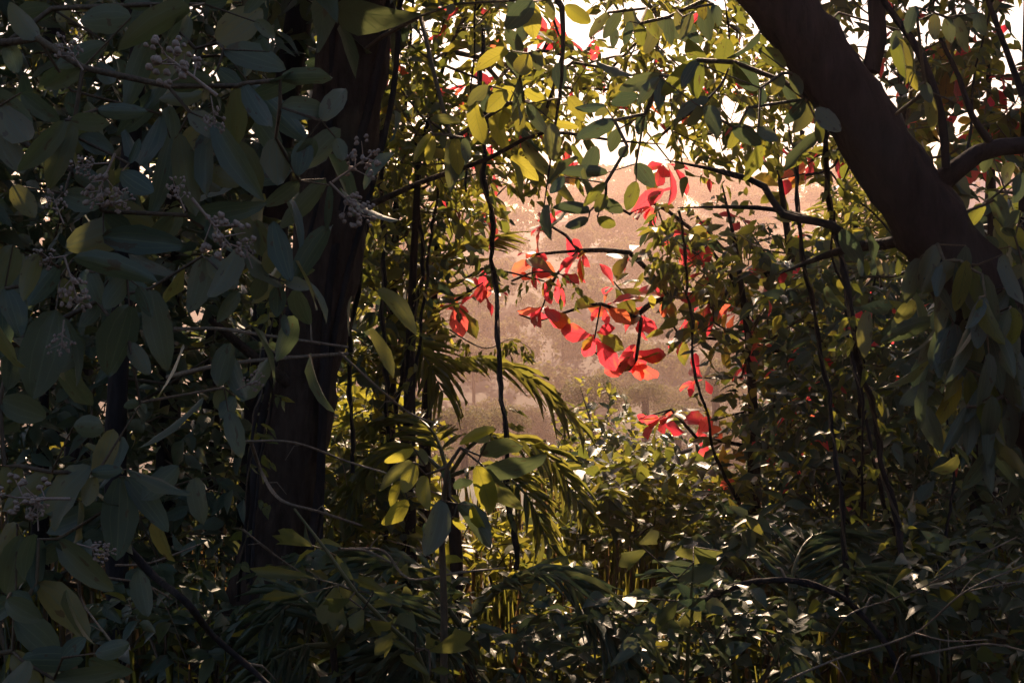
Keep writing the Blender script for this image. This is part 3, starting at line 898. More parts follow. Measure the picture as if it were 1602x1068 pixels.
red_tree('red_leaved_tree', 'tree with scarlet and green rosette leaves hanging across the bright opening', 1330, 9.8,
         [(1330, 900, 9.8), (1320, 700, 9.8), (1290, 560, 9.8), (1240, 420, 9.8), (1220, 280, 9.8), (1200, 120, 9.8)], .09, RED, .45, .205, .4, 8, [(985, 335, 1030, 295, 26), (840, 345, 872, 345, 26), (885, 368, 905, 405, 24), (838, 398, 848, 432, 24), (915, 478, 950, 490, 20), (958, 576, 1000, 545, 22), (985, 578, 1012, 560, 20),
         (1000, 655, 1032, 660, 20), (1090, 685, 1112, 650, 22), (1222, 312, 1235, 280, 20), (1268, 270, 1275, 235, 20), (832, 437, 812, 430, 16), (840, 502, 858, 486, 16), (812, 492, 835, 484, 14), (1084, 360, 1092, 382, 20), (1003, 500, 1000, 522, 16), (920, 540, 940, 530, 14), (870, 270, 895, 250, 20), (1120, 490, 1140, 482, 16), (1160, 590, 1172, 570, 16)])
GAPR = [(1580, 60, 45, 60), (1560, 285, 45, 40), (1485, 165, 28, 34), (1330, 45, 30, 25), (1545, 150, 28, 26), (1450, 60, 22, 24)]
RED2 = [q for q in [(rng.uniform(1425, 1620), rng.uniform(40, 260), None) for _ in range(26)] if not any(((q[0] - g[0]) / g[2]) ** 2 + ((q[1] - g[1]) / g[3]) ** 2 < 1 for g in GAPR)] + [(1440, 560, .9), (1462, 566, .9), (1560, 215, .9), (1535, 225, .9), (1585, 165, .9), (1510, 155, .8)]
red_tree('red_leaved_tree', 'red and green leaved tree behind the leaning trunk in the top right corner', 1560, 11.0,
         [(1560, 700, 11.0), (1555, 450, 11.0), (1550, 250, 11.0), (1545, 80, 11.0), (1540, -80, 11.0)], .09, RED2, .6, .25, .25)
RED3 = [(756, 442, .9), (700, 466, .8), (712, 470, .4), (872, 48, .9), (770, 235, .8), (735, 130, .6), (925, 105, .6), (770, 330, .4), (655, 130, .5), (1050, 255, .6), (780, 140, .2), (850, 80, .2)]
red_tree('red_leaved_tree', 'slender tree with few scarlet leaves between big trunk and bright opening', 660, 9.2,
         [(665, 700, 9.2), (675, 500, 9.2), (690, 330, 9.2), (740, 200, 9.2), (800, 90, 9.2), (830, -30, 9.2)], .05, RED3, .3, .21, .5, 6, [(868, 26, 874, 74, 32), (755, 420, 760, 462, 26), (700, 452, 712, 482, 26), (852, 440, 860, 476, 14), (770, 225, 762, 245, 16)])

# ------------------------------------------------------------------ leafy trees that frame the opening
GAPS = [(880, 38, 85, 52), (930, 220, 55, 48), (985, 20, 26, 22), (1060, 60, 18, 15), (800, 20, 24, 20), (960, 300, 70, 50), (725, 90, 12, 12)]
tree('broadleaf_tree', 'leafy tree against the bright sky at top centre', 'tree', 640, 7.2,
     [(640, 700, 7.2), (645, 450, 7.2), (655, 250, 7.2), (700, 80, 7.2), (800, -60, 7.2)], .05,
     in_poly([(590, -20), (600, 330), (700, 330), (770, 320), (840, 290), (880, 190), (1000, 180), (1130, 250), (1230, 230), (1270, 170), (1180, 60), (1140, -20)], 430, 6.5, 8.2, GAPS),
     'spray', 8, .092, .038, 'ovate', pick(('canopy', 4), ('bright', 1.2), ('red', .12)), tw=.22, singles=300, seg=.3, rtip=.002)
tree('broadleaf_tree', 'narrow leafy tree right beside the big trunk', 'tree', 600, 8.6,
     [(605, 800, 8.6), (612, 560, 8.6), (620, 330, 8.6), (640, 100, 8.6), (650, -60, 8.6)], .05,
     in_poly([(585, 60), (575, 330), (560, 520), (540, 700), (600, 740), (625, 600), (640, 480), (690, 420), (750, 330), (700, 260), (650, 60)], 200, 7.6, 9.4, [(700, 520, 50, 90)]),
     'spray', 8, .12, .05, 'ovate', pick(('dark', 2), ('canopy', 3), ('bright', .5)), tw=.3)
tree('broadleaf_tree', 'bushy green tree dotted with red on the right of the opening', 'tree', 1170, 9.4,
     [(1175, 900, 9.4), (1180, 700, 9.4), (1170, 520, 9.4), (1150, 380, 9.4), (1130, 290, 9.4)], .07,
     in_poly([(1090, 330), (1040, 380), (1080, 480), (1110, 560), (1130, 650), (1080, 720), (1060, 800), (1100, 900), (1260, 900), (1290, 600), (1290, 400), (1200, 340), (1150, 360)], 270, 8.6, 10.4, [(1120, 600, 40, 70), (1090, 690, 50, 40), (1150, 710, 40, 30)]),
     'spray', 8, .12, .055, 'ovate', pick(('canopy', 4), ('dark', 2), ('bright', .6), ('red', .1)), tw=.3)
tree('broadleaf_tree', 'dark leafy tree behind the hanging vines on the right', 'tree', 1350, 8.4,
     [(1350, 900, 8.4), (1345, 700, 8.4), (1350, 540, 8.4), (1370, 430, 8.4)], .06,
     in_poly([(1240, 420), (1330, 390), (1450, 420), (1480, 560), (1470, 800), (1420, 940), (1260, 930), (1220, 700)], 300, 7.6, 9.4, None),
     'spray', 8, .12, .05, 'ovate', pick(('dark', 4), ('canopy', 1), ('red', .1)), tw=.3)
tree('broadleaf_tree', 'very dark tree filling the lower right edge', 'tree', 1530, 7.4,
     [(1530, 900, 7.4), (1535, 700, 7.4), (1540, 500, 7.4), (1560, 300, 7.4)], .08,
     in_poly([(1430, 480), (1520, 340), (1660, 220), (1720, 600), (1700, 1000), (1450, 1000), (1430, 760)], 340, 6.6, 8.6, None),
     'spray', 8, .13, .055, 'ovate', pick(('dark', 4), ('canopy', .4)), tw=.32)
tree('broadleaf_tree', 'small-leaved tree behind the leaning trunk at the top right', 'tree', 1420, 10.2,
     [(1425, 800, 10.2), (1430, 500, 10.2), (1420, 250, 10.2), (1400, 50, 10.2), (1390, -80, 10.2)], .07,
     in_poly([(1290, -30), (1310, 60), (1400, 200), (1440, 240), (1500, 330), (1620, 300), (1640, -30)], 130, 9.4, 11.0, GAPR),
     'spray', 8, .13, .055, 'ovate', pick(('canopy', 2), ('dark', 3), ('red', .3)), tw=.32)
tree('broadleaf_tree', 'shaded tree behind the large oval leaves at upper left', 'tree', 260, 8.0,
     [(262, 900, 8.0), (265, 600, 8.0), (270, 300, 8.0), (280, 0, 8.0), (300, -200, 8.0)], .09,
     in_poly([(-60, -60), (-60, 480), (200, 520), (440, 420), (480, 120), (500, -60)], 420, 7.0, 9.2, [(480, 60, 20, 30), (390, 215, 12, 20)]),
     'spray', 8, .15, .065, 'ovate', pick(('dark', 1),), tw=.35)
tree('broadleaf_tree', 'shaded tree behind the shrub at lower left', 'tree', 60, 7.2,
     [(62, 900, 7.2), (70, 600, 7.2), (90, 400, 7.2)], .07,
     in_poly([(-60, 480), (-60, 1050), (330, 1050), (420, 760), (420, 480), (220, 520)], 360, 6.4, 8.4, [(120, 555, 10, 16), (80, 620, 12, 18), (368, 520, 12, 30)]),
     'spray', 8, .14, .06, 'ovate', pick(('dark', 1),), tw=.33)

def thicket(label, px, d, x0, x1, y0, y1, n, dr, l, gaps=None):
    tree('forest_edge_tree', label, 'tree', px, d, [(px, 700, d), (px + 5, 400, d), (px + 10, 150, d)], .12,
         in_poly([(x0, y0), (x1, y0), (x1, y1), (x0, y1)], n, d - dr, d + dr, gaps), 'spray', 8, l, l * .45, 'ovate', pick(('dark', 3), ('canopy', 1)), tw=l * 2.2, singles=120, seg=.8)
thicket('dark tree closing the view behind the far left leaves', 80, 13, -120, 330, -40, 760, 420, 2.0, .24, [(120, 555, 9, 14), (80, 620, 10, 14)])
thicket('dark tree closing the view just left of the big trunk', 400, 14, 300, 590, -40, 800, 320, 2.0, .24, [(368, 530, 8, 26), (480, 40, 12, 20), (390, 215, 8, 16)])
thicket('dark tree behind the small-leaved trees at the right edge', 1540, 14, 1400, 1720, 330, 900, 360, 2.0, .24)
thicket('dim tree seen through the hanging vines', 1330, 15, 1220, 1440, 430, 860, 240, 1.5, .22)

def added_shade_crown(label, px, d, x0, x1, y0, y1, n, root=None, base=None, stem=None):
    """an unseen crown added above the frame to block sun and sky"""
    tg = []
    for _ in range(n):
        y = rng.uniform(y0, y1)
        tg.append(np.array([rng.uniform(x0, x1), y, CAMZ + .215 * y + rng.uniform(.2, 3.2)]))
    if root is None:
        base = foot(px, d)
        top = np.mean(tg, axis=0)
        root = thing('added_shade_tree', label, 'tree', base)  # tree added for shade; its crown blocks sun from outside the view
        P = [base - [0, 0, .1], base * .6 + top * .4 + [.1, .1, 0], top]
        tube_part('trunk', P, [.11, .09, .05], M['bark'], root, base, 8, .3, .1)
        stem, _ = smooth_path(P, [1] * 3, .6)
        stem = list(stem)
    nodes, par, tips = grow(stem, tg, .8)
    limbs, lo = skeleton(root, base, len(stem), nodes, par, tips, M['bark'], .005, .4, .06, 4)
    Lv = Leaves()
    for ti, j in tips:
        spray(Lv, nodes[j], rng.normal(0, 1, 3), 9, .5, .24, .11, 'ovate', lambda: 'dark', .4)
    Lv.emit(root, base, 60, branches=limbs)
added_shade_crown('added tree in the dark left corner, its unseen crown above the frame blocking the sun', 120, 9.2, -6.0, -0.8, 4, 16, 1000)
added_shade_crown('added tree at the dark right edge, its unseen crown above the frame blocking the sun', 1590, 9.4, 1.65, 6.5, 5, 18, 1150)
added_shade_crown(None, 0, 0, -0.95, -0.22, 4.2, 8.0, 150, btree, bb, bt_pts[9:])  # unseen crown added to the big tree to keep sun off the left leaves

# ------------------------------------------------------------------ palms
def palm(name, label, px, d, crown, fronds, l, n=34, r=0.035, mat='palm', w=0.034):
    base = foot(px, d)
    root = thing(name, label, 'palm', base)
    c = at(*crown)
    tube_part('trunk', [base - [0, 0, .1], (base + c) / 2 + [.04, 0, 0], c], [r, r * .9, r * .8], M['bark2'], root, base, 8, .08, .08, 12)
    for pts, side_z in fronds:
        P = [c] + [at(*q) for q in pts]
        P2, r2 = smooth_path(P, np.linspace(.012, .003, len(P)), .05)
        V, F = tube(P2, r2, 5)
        fr = link('frond', mesh_of('frond', V - base, F, M['stalk']), root)
        Lv = Leaves()
        cum = np.concatenate([[0], np.cumsum(np.linalg.norm(np.diff(P2, axis=0), axis=1))])
        T = unit(np.gradient(P2, axis=0))
        for k in range(n):
            f = 0.16 + 0.84 * (k + .5) / n
            i = int(np.searchsorted(cum, f * cum[-1]))
            i = min(i, len(P2) - 1)
            t = T[i]
            up = unit(np.array([0, 0, 1.0]) - t * t[2] + 1e-4)
            sd_ = np.cross(t, up)
            for s in (-1, 1):
                ll = l * (0.45 + 0.55 * math.sin(math.pi * min(1, f * 0.9 + .08)) ** .6) * rng.uniform(.85, 1.1)
                y = unit(t * (0.75 + 0.5 * f) + sd_ * s * 0.8 + up * (side_z + .12) + np.array([0, 0, -0.28]) + rng.normal(0, .10, 3))
                z = unit(up + sd_ * s * 0.35 + rng.normal(0, .12, 3))
                Lv.add(P2[i], y, z, ll, w * rng.uniform(.8, 1.2), 'strap', mat)
        Lv.emit(root, base, 300, 'leaflet', 'leaflets', branches=[fr] * 1)
    return root

palm('feather_palm', 'feathery palm with an arching frond across the middle of the opening', 600, 8.2, (598, 640, 8.2),
     [([(650, 592, 8.0), (740, 566, 7.8), (820, 590, 7.7), (893, 655, 7.6)], .1),
      ([(632, 520, 8.3), (668, 440, 8.4), (715, 395, 8.4), (775, 372, 8.4)], .0),
      ([(570, 580, 8.2), (540, 550, 8.3), (500, 570, 8.4)], 0),
      ([(590, 590, 8.0), (625, 545, 7.8), (665, 560, 7.6), (690, 610, 7.5)], 0)], .36, 24, w=.026)
palm('feather_palm', 'low palm with shining drooping fronds behind the sapling', 700, 6.6, (702, 745, 6.6),
     [([(745, 690, 6.5), (810, 690, 6.4), (862, 722, 6.3), (905, 785, 6.2)], .05),
      ([(760, 730, 6.4), (820, 770, 6.2), (858, 850, 6.1)], .05),
      ([(650, 705, 6.6), (590, 715, 6.6), (540, 790, 6.5)], .05),
      ([(680, 680, 6.8), (640, 650, 7.0), (590, 660, 7.1)], 0)], .25, 22, w=.022)
palm('feather_palm', 'small palm at the bottom centre with pale glinting leaflets', 720, 5.0, (725, 985, 5.0),
     [([(790, 915, 4.9), (880, 905, 4.8), (975, 1025, 4.7)], .05),
      ([(660, 905, 5.0), (570, 880, 5.0), (470, 960, 5.0)], .05),
      ([(700, 1010, 4.8), (620, 1020, 4.7), (560, 1080, 4.6)], 0)], .26, 26, .02, 'dark', .018)
palm('feather_palm', 'small palm at the bottom left of centre with greyish leaflets', 500, 4.7, (520, 1010, 4.7),
     [([(500, 960, 4.6), (470, 935, 4.6), (420, 975, 4.5)], .0),
      ([(560, 960, 4.6), (610, 945, 4.6), (670, 1000, 4.5)], .0),
      ([(480, 1010, 4.6), (430, 1030, 4.5), (390, 1080, 4.4)], 0)], .22, 24, .015, 'dark', .017)
palm('feather_palm', 'dark low palm in the undergrowth at lower right', 1230, 5.6, (1235, 1000, 5.6),
     [([(1170, 930, 5.5), (1090, 900, 5.4), (1010, 960, 5.3)], 0),
      ([(1290, 920, 5.5), (1360, 900, 5.4), (1440, 980, 5.3)], 0),
      ([(1240, 900, 5.7), (1270, 840, 5.9), (1340, 830, 6.0)], 0)], .28, 24, .02, 'dark', .019)

# fishtail palm in the foreground
FT = zoomed(380, 780, 3.708, [
    (400, 270, 190, 200, 120), (420, 460, 75, 415, 90), (320, 560, 120, 570, 80), (560, 500, 660, 600, 120), (540, 510, 520, 720, 200),
    (540, 330, 590, 420, 60), (830, 545, 660, 460, 90), (760, 540, 910, 600, 70), (1000, 770, 930, 650, 130), (1060, 870, 1110, 790, 100),
    (1080, 880, 1310, 840, 130), (1000, 890, 870, 820, 45), (1090, 1030, 930, 910, 70), (1090, 990, 1190, 1000, 60), (870, 610, 760, 600, 60),
    (640, 470, 560, 380, 70), (700, 640, 640, 760, 130), (740, 700, 830, 780, 110), (620, 580, 470, 640, 120), (900, 760, 800, 880, 110)])
fb = foot(665, 4.3)
leafy_plant('fishtail_palm', 'fishtail palm with ragged wedge leaflets at the bottom left of centre', 'palm', fb,
            [fb - [0, 0, .05], at(668, 1060, 4.25), at(650, 1015, 4.2), at(600, 970, 4.15), at(556, 925, 4.1), at(510, 860, 4.1), at(460, 795, 4.1)],
            [.012, .010, .008, .007, .006, .005, .003], FT, lambda x, y: 4.1 + rng.uniform(-.1, .1), 'fish', lambda: 'fish', bark='stalk', tilt=.9, single_name='leaflet')
FT2 = [(1130, 862, 1060, 876, 34), (1085, 855, 1112, 885, 32), (1060, 905, 1110, 898, 34), (1010, 860, 975, 882, 30), (1000, 850, 1030, 834, 28), (1090, 930, 1080, 985, 38), (1060, 940, 1030, 980, 34), (960, 930, 920, 945, 32)]
fb2 = foot(1075, 5.0)
leafy_plant('fishtail_palm', 'small fishtail palm with dull wedge leaflets low at centre right', 'palm', fb2,
            [fb2 - [0, 0, .05], at(1075, 1040, 4.95), at(1080, 950, 4.9), at(1085, 880, 4.85)], [.010, .008, .006, .003], FT2, lambda x, y: 4.85 + rng.uniform(-.12, .12), 'fish', lambda: 'fish', bark='stalk', single_name='leaflet')

# ------------------------------------------------------------------ shrubs and undergrowth plants
def shrub(name, label, px, d, poly, n, dr, l, w, kind, mats, nl=7, tw=.16, singles=200, droop=.35, cat='shrub'):
    base = foot(px, d)
    root = thing(name, label, cat, base)
    T = [t for t in in_poly(poly, n, d - dr, d + dr)]
    T = [t if t[2] > ground_z(t[0], t[1]) + .05 else np.array([t[0], t[1], float(ground_z(t[0], t[1])) + rng.uniform(.05, .3)]) for t in T]
    cen = np.mean(T, axis=0)
    trunk = [base - [0, 0, .05], base + [0, 0, .08], base * .6 + cen * .4]
    tube_part('stem', trunk, [.016, .014, .010], M['twig'], root, base, 6, .08)
    nodes, par, tips = grow(trunk, T, .25, .03, .08)
    limbs, limb_of = skeleton(root, base, len(trunk), nodes, par, tips, M['twig'], .0022, .4, .012, 4)
    Lv = Leaves()
    for ti, j in tips:
        ax = unit(nodes[j] - nodes[par[j]]) + np.array([0, -.15, .1]) + rng.normal(0, .4, 3)
        spray(Lv, nodes[j], ax, nl, tw, l, w, kind, mats, droop, int(limb_of[j]), .9)
    Lv.emit(root, base, singles, branches=limbs)
    return root

shrub('vine_mound', 'rounded mound of vine-covered shrub below the hazy valley', 965, 13.0,
      [(850, 700), (880, 670), (930, 655), (980, 665), (1030, 670), (1080, 690), (1110, 730), (1100, 830), (860, 840), (840, 760)], 260, 1.2, .12, .06, 'ovate', pick(('bright', 2), ('canopy', 3), ('dark', 2)), 8, .28, 300)
Lt = None
tend_base = foot(925, 12.2)
for k, (x0, pts) in enumerate(((925, [(925, 660), (915, 630), (908, 605)]), (945, [(945, 660), (955, 630), (948, 612), (935, 618)]), (880, [(880, 680), (868, 668), (862, 655)]))):
    b = at(*pts[0], 12.4)
    t = thing('vine_tendril', ('upright vine shoot with yellow leaves rising from the mound', 'curled vine shoot rising at the right of its neighbour on the mound', 'short vine shoot at the left end of the mound')[k], 'vine', b)
    tube_part('stem', [at(*q, 12.4) for q in pts], np.linspace(.008, .003, len(pts)), M['stalk'], t, b, 5, .04)
    Lv = Leaves()
    for q in pts:
        spray(Lv, at(*q, 12.4), (0.2, 0, 1), 4, .1, .09, .04, 'ovate', lambda: 'bright')
    Lv.emit(t, b, 30)

shrub('grassy_shrub', 'sunlit narrow-leaved shrub below the leaning trunk', 1350, 12.5,
      [(1290, 340), (1330, 290), (1390, 285), (1440, 330), (1480, 400), (1440, 430), (1300, 430)], 130, .9, .20, .03, 'strap', pick(('canopy', 2), ('palm', 2), ('bright', 1)), 9, .3, 300, .5)
UG = [
    ('low leafy shrub lit yellow behind the low palm', 790, 7.6, [(700, 830), (760, 790), (850, 800), (900, 870), (890, 960), (700, 960)], 'bright', 110, .075, .036, 'ovate'),
    ('dull green shrub under the vine mound', 960, 8.6, [(880, 800), (940, 740), (1050, 740), (1120, 800), (1110, 900), (880, 900)], 'canopy', 150, .105, .048, 'ovate'),
    ('broad rounded shrub with upright leaves below the mound', 1000, 10.5, [(900, 780), (930, 720), (1010, 715), (1080, 740), (1090, 830), (900, 830)], 'canopy', 90, .16, .07, 'obov'),
    ('dark shrub in the bottom right corner', 1530, 5.6, [(1430, 900), (1500, 860), (1640, 840), (1640, 1090), (1430, 1090)], 'dark', 130, .07, .032, 'ovate'),
    ('small-leaved shrub at the bottom right under arched stem', 1340, 5.8, [(1240, 930), (1330, 900), (1450, 930), (1450, 1090), (1230, 1090)], 'dark', 130, .065, .03, 'ovate'),
    ('small-leaved shrub at the bottom edge right of centre', 1130, 5.4, [(1040, 970), (1120, 930), (1230, 960), (1240, 1090), (1030, 1090)], 'dark', 120, .065, .03, 'ovate'),
    ('shrub with grey glinting leaves at the bottom edge near centre', 930, 5.2, [(830, 980), (920, 930), (1030, 970), (1040, 1090), (820, 1090)], 'dark', 130, .07, .03, 'ovate'),
    ('shrub at the bottom edge between the two small palms', 640, 5.3, [(560, 960), (640, 900), (740, 960), (760, 1090), (560, 1090)], 'dark', 110, .07, .032, 'ovate'),
    ('small shrub at the foot of the big trunk', 480, 5.5, [(400, 960), (470, 880), (560, 930), (570, 1090), (390, 1090)], 'dark', 110, .075, .034, 'ovate'),
    ('tangled shrub just right of the big trunk base', 560, 7.4, [(500, 760), (560, 700), (640, 760), (660, 900), (500, 920)], 'canopy', 120, .085, .038, 'ovate'),
    ('dark shrub under the red-leaved tree at lower right', 1180, 7.0, [(1090, 850), (1180, 800), (1290, 840), (1300, 960), (1080, 960)], 'dark', 130, .085, .038, 'ovate'),
    ('dark shrub below the hanging vines', 1400, 6.8, [(1300, 850), (1400, 800), (1490, 840), (1500, 960), (1290, 960)], 'dark', 130, .085, .038, 'ovate'),
    ('dark shrub at the bottom left beside the slanting stick', 270, 5.6, [(180, 950), (260, 900), (390, 950), (400, 1090), (170, 1090)], 'dark', 80, .075, .034, 'ovate'),
    ('yellow-lit bush seen through the gap left of the palms', 560, 9.8, [(500, 640), (560, 600), (680, 640), (700, 760), (500, 800)], 'bright', 120, .09, .042, 'ovate'),
]
for lab, px, d, poly, mt, n, l, w, kd in UG:
    shrub('shrub', lab, px, d, poly, int(n * .75), .55, l * 1.4, w * 1.45, kd, pick((mt, 4), ('canopy' if mt != 'canopy' else 'dark', 1)), 7, .16, 160)

# trailing leafy twig with small leaves over the hazy valley
def trailing(label, d, pts, n, l):
    b = at(*pts[0], d)
    t = thing('leafy_twig', label, 'twig', b)
    P = [at(*q, d) for q in pts]
    tube_part('stem', P, np.linspace(.006, .002, len(P)), M['twig'], t, b, 5, .04)
    P2, _ = smooth_path(P, [1] * len(P), .05)
    Lv = Leaves()
    for k in range(n):
        p = P2[int(rng.integers(len(P2)))]
        spray(Lv, p, (rng.normal(0, .6), rng.normal(0, .6), -.5), 5, .12, l, l * .38, 'ovate', lambda: 'canopy', .8)
    Lv.emit(t, b, 200)
trailing('slender leafy twig sagging across the pink haze above the palm frond', 8.4, [(660, 480), (710, 520), (760, 545), (800, 530), (830, 545)], 26, .08)
trailing('short leafy twig hanging beside the central vine', 7.0, [(800, 440), (840, 425), (880, 430), (900, 445)], 8, .06)
trailing('leafy vine strand hanging above the red leaves at right', 9.0, [(1030, 330), (1045, 380), (1040, 420)], 14, .11)

# ------------------------------------------------------------------ hanging vines
VINES = [
    ('long thick vine hanging straight down through the centre', 6.0, 9, [(752, 40), (760, 240), (768, 340), (776, 440), (783, 560), (790, 680), (798, 790), (806, 890)]),
    ('wavy vine hanging from the leaning trunk, left one of the pair', 5.4, 8, [(1255, 205), (1250, 300), (1258, 400), (1280, 520), (1300, 640), (1315, 780), (1326, 940)]),
    ('knotted vine hanging from the leaning trunk, right one of the pair', 5.2, 11, [(1296, 195), (1297, 290), (1305, 340), (1322, 430), (1334, 510), (1364, 640), (1392, 780), (1412, 880)]),
    ('thin vine running close along the knotted vine', 5.3, 5, [(1308, 330), (1302, 400), (1330, 470), (1345, 560), (1350, 700), (1345, 820)]),
    ('looping vine tendril slung between the two hanging vines', 5.25, 4, [(1234, 190), (1240, 225), (1258, 243), (1285, 232), (1310, 238), (1319, 200)]),
    ('lower vine loop joining the two hanging vines', 5.25, 4, [(1322, 196), (1312, 250), (1292, 268), (1262, 274)]),
    ('thin vine sloping from the knotted vine behind the leaning trunk', 5.3, 4, [(1300, 268), (1325, 300), (1370, 335), (1410, 385), (1440, 420)]),
    ('thin crooked vine hanging beside the red leaves', 8.6, 6, [(1062, 330), (1080, 480), (1086, 560), (1102, 630), (1118, 710), (1160, 800), (1178, 900)]),
    ('thin vine hanging left of the palm crown', 7.0, 8, [(590, 60), (600, 300), (598, 500), (610, 720), (604, 860)]),
    ('crooked vine in front of the palm crown', 7.2, 8, [(650, 200), (658, 400), (645, 510), (622, 620), (632, 720)]),
    ('vine slanting to the right above the palm', 7.0, 6, [(692, 280), (672, 380), (664, 460), (655, 540), (636, 640)]),
    ('vertical vine hugging the right edge of the big trunk', 6.2, 8, [(600, -20), (585, 180), (570, 380), (548, 560), (552, 740)]),
    ('pale thin stem rising left of the big trunk', 5.4, 8, [(372, 940), (384, 800), (400, 650), (412, 560), (425, 480), (395, 400), (378, 340)]),
    ('crooked stem beside the pale thin stem', 5.5, 6, [(390, 960), (402, 760), (425, 640), (418, 540), (440, 420)]),
    ('straight vine in the dark right side', 6.2, 8, [(1318, 400), (1335, 560), (1372, 740), (1400, 840), (1440, 980)]),
    ('thin stem crossing the dark right side', 6.4, 5, [(1500, 480), (1480, 620), (1490, 760), (1462, 900)]),
    ('thin hanging vine at the top left of the opening', 6.4, 4, [(748, -20), (742, 80), (735, 190), (730, 300)]),
    ('thin dark twig hanging from the top with a scarlet leaf', 6.0, 6, [(862, -20), (868, 40), (880, 75), (870, 130), (853, 175)]),
    ('thin branch hanging from the top right of centre', 5.6, 5, [(1130, -20), (1140, 60), (1135, 120), (1100, 160), (1060, 190), (1030, 215)]),
    ('thin stem beside the upper right red leaves', 6.0, 5, [(1560, -20), (1530, 90), (1518, 200), (1512, 250)]),
]
for lab, d, w, pts in VINES:
    P = []
    for i, q in enumerate(pts):
        P.append(at(q[0], q[1], d + .12 * math.sin(i * 1.7 + w)))
    b = P[-1]
    t = thing('hanging_vine', lab, 'vine', b)
    r = w * .85 / FPX * d / 2
    P2, r2 = smooth_path(P, np.linspace(r * .8, r * 1.1, len(P)), .03)
    P2 = P2 + np.array([[r * 2.2 * noise.noise(Vector((0.3, z[2] * 5, d))) + r * noise.noise(Vector((2.3, z[2] * 17, d))), r * 2.2 * noise.noise(Vector((7.1, z[2] * 5, d))), 0] for z in P2])
    r2 = r2 * (1 + .55 * np.array([noise.noise(Vector((3.3, 1.1, z[2] * 14 + d))) for z in P2]))
    V, F = tube(P2, r2, 7, .2, 20)
    link('stem', mesh_of('stem', V - b, F, M['bark']), t)
    if w >= 8:
        a = np.linspace(0, 34, len(P2))
        V, F = tube(P2 + np.stack([np.cos(a), np.sin(a), 0 * a], 1) * r * 1.15, r2 * .45, 5)
        link('twining_strand', mesh_of('twining_strand', V - b, F, M['twig']), t)
    Lv = Leaves()
    for k in range(3 + int(w)):
        i = int(rng.integers(len(P2)))
        spray(Lv, P2[i], (rng.normal(), rng.normal(), -.3), 4, .07, .06, .028, 'ovate', lambda: 'canopy')
    Lv.emit(t, b, 60)

# ------------------------------------------------------------------ dry sticks and bare twigs
STICKS = [
    ('thick bare stick slanting down in the lower left', 3.3, 13, [(190, 845), (240, 900), (292, 942), (335, 995), (415, 1066), (470, 1130)]),
    ('bare twig reaching level to the big trunk, lower of two', 5.2, 8, [(262, 590), (340, 572), (420, 562), (545, 553)]),
    ('bare twig reaching level to the big trunk, upper of two', 5.2, 6, [(270, 515), (340, 514), (420, 525), (545, 543)]),
    ('long thin twig sloping down over the palm crown', 5.0, 4, [(530, 550), (590, 605), (640, 645), (690, 665)]),
    ('thin twig with lit edge sloping behind the sapling', 4.3, 4, [(380, 690), (460, 692), (545, 722), (620, 745), (690, 775)]),
    ('reddish twig bundle sloping right below the big trunk', 4.4, 6, [(392, 690), (410, 740), (440, 782), (500, 800), (566, 822)]),
    ('thin twig sloping down left of the fishtail palm', 4.2, 4, [(380, 828), (430, 868), (480, 902)]),
    ('forked pale twig rising to the right in the bottom right', 4.4, 4, [(1225, 1066), (1310, 1030), (1430, 990), (1510, 925), (1610, 880)]),
    ('upper fork of pale twig at the right edge', 4.4, 3, [(1512, 925), (1560, 915), (1620, 905)]),
    ('pale straight twig near the bottom right corner', 4.3, 4, [(1425, 1026), (1510, 1010), (1560, 1008), (1620, 1022)]),
    ('thin twig between the two pale twigs', 4.4, 3, [(1432, 990), (1485, 1002), (1545, 1000)]),
    ('dark stem arching over the lower right undergrowth', 5.0, 12, [(1085, 945), (1150, 917), (1230, 907), (1300, 925), (1342, 955), (1390, 1012), (1415, 1080)]),
    ('tiny curved twig at the bottom edge right of the palms', 4.3, 3, [(1300, 1036), (1316, 1050), (1328, 1075)]),
    ('tiny crooked twig at the bottom edge', 4.3, 4, [(1402, 1050), (1394, 1060), (1400, 1080)]),
    ('bare twig hanging down below the lower left leaves', 3.4, 5, [(124, 880), (126, 935), (145, 965), (178, 1008)]),
    ('thin twig crossing the dark left of the slanting stick', 3.6, 4, [(180, 884), (235, 880), (315, 850)]),
    ('thin twig sagging behind the slanting stick', 3.6, 4, [(162, 903), (222, 912), (270, 937)]),
    ('pale dead frond stalk at the right edge', 4.5, 5, [(1530, 600), (1550, 615), (1570, 600), (1600, 570)]),
    ('thin pale twig over the lower right dark leaves', 5.0, 3, [(1300, 1000), (1330, 960), (1400, 935), (1450, 915), (1530, 870), (1590, 840)]),
    ('pale reed-like stalk arching over the bottom centre', 4.6, 5, [(545, 858), (600, 862), (640, 905), (720, 895), (790, 888)]),
    ('pale curved dry stalk beside the sapling stem', 4.5, 5, [(530, 858), (575, 862), (612, 880)]),
]
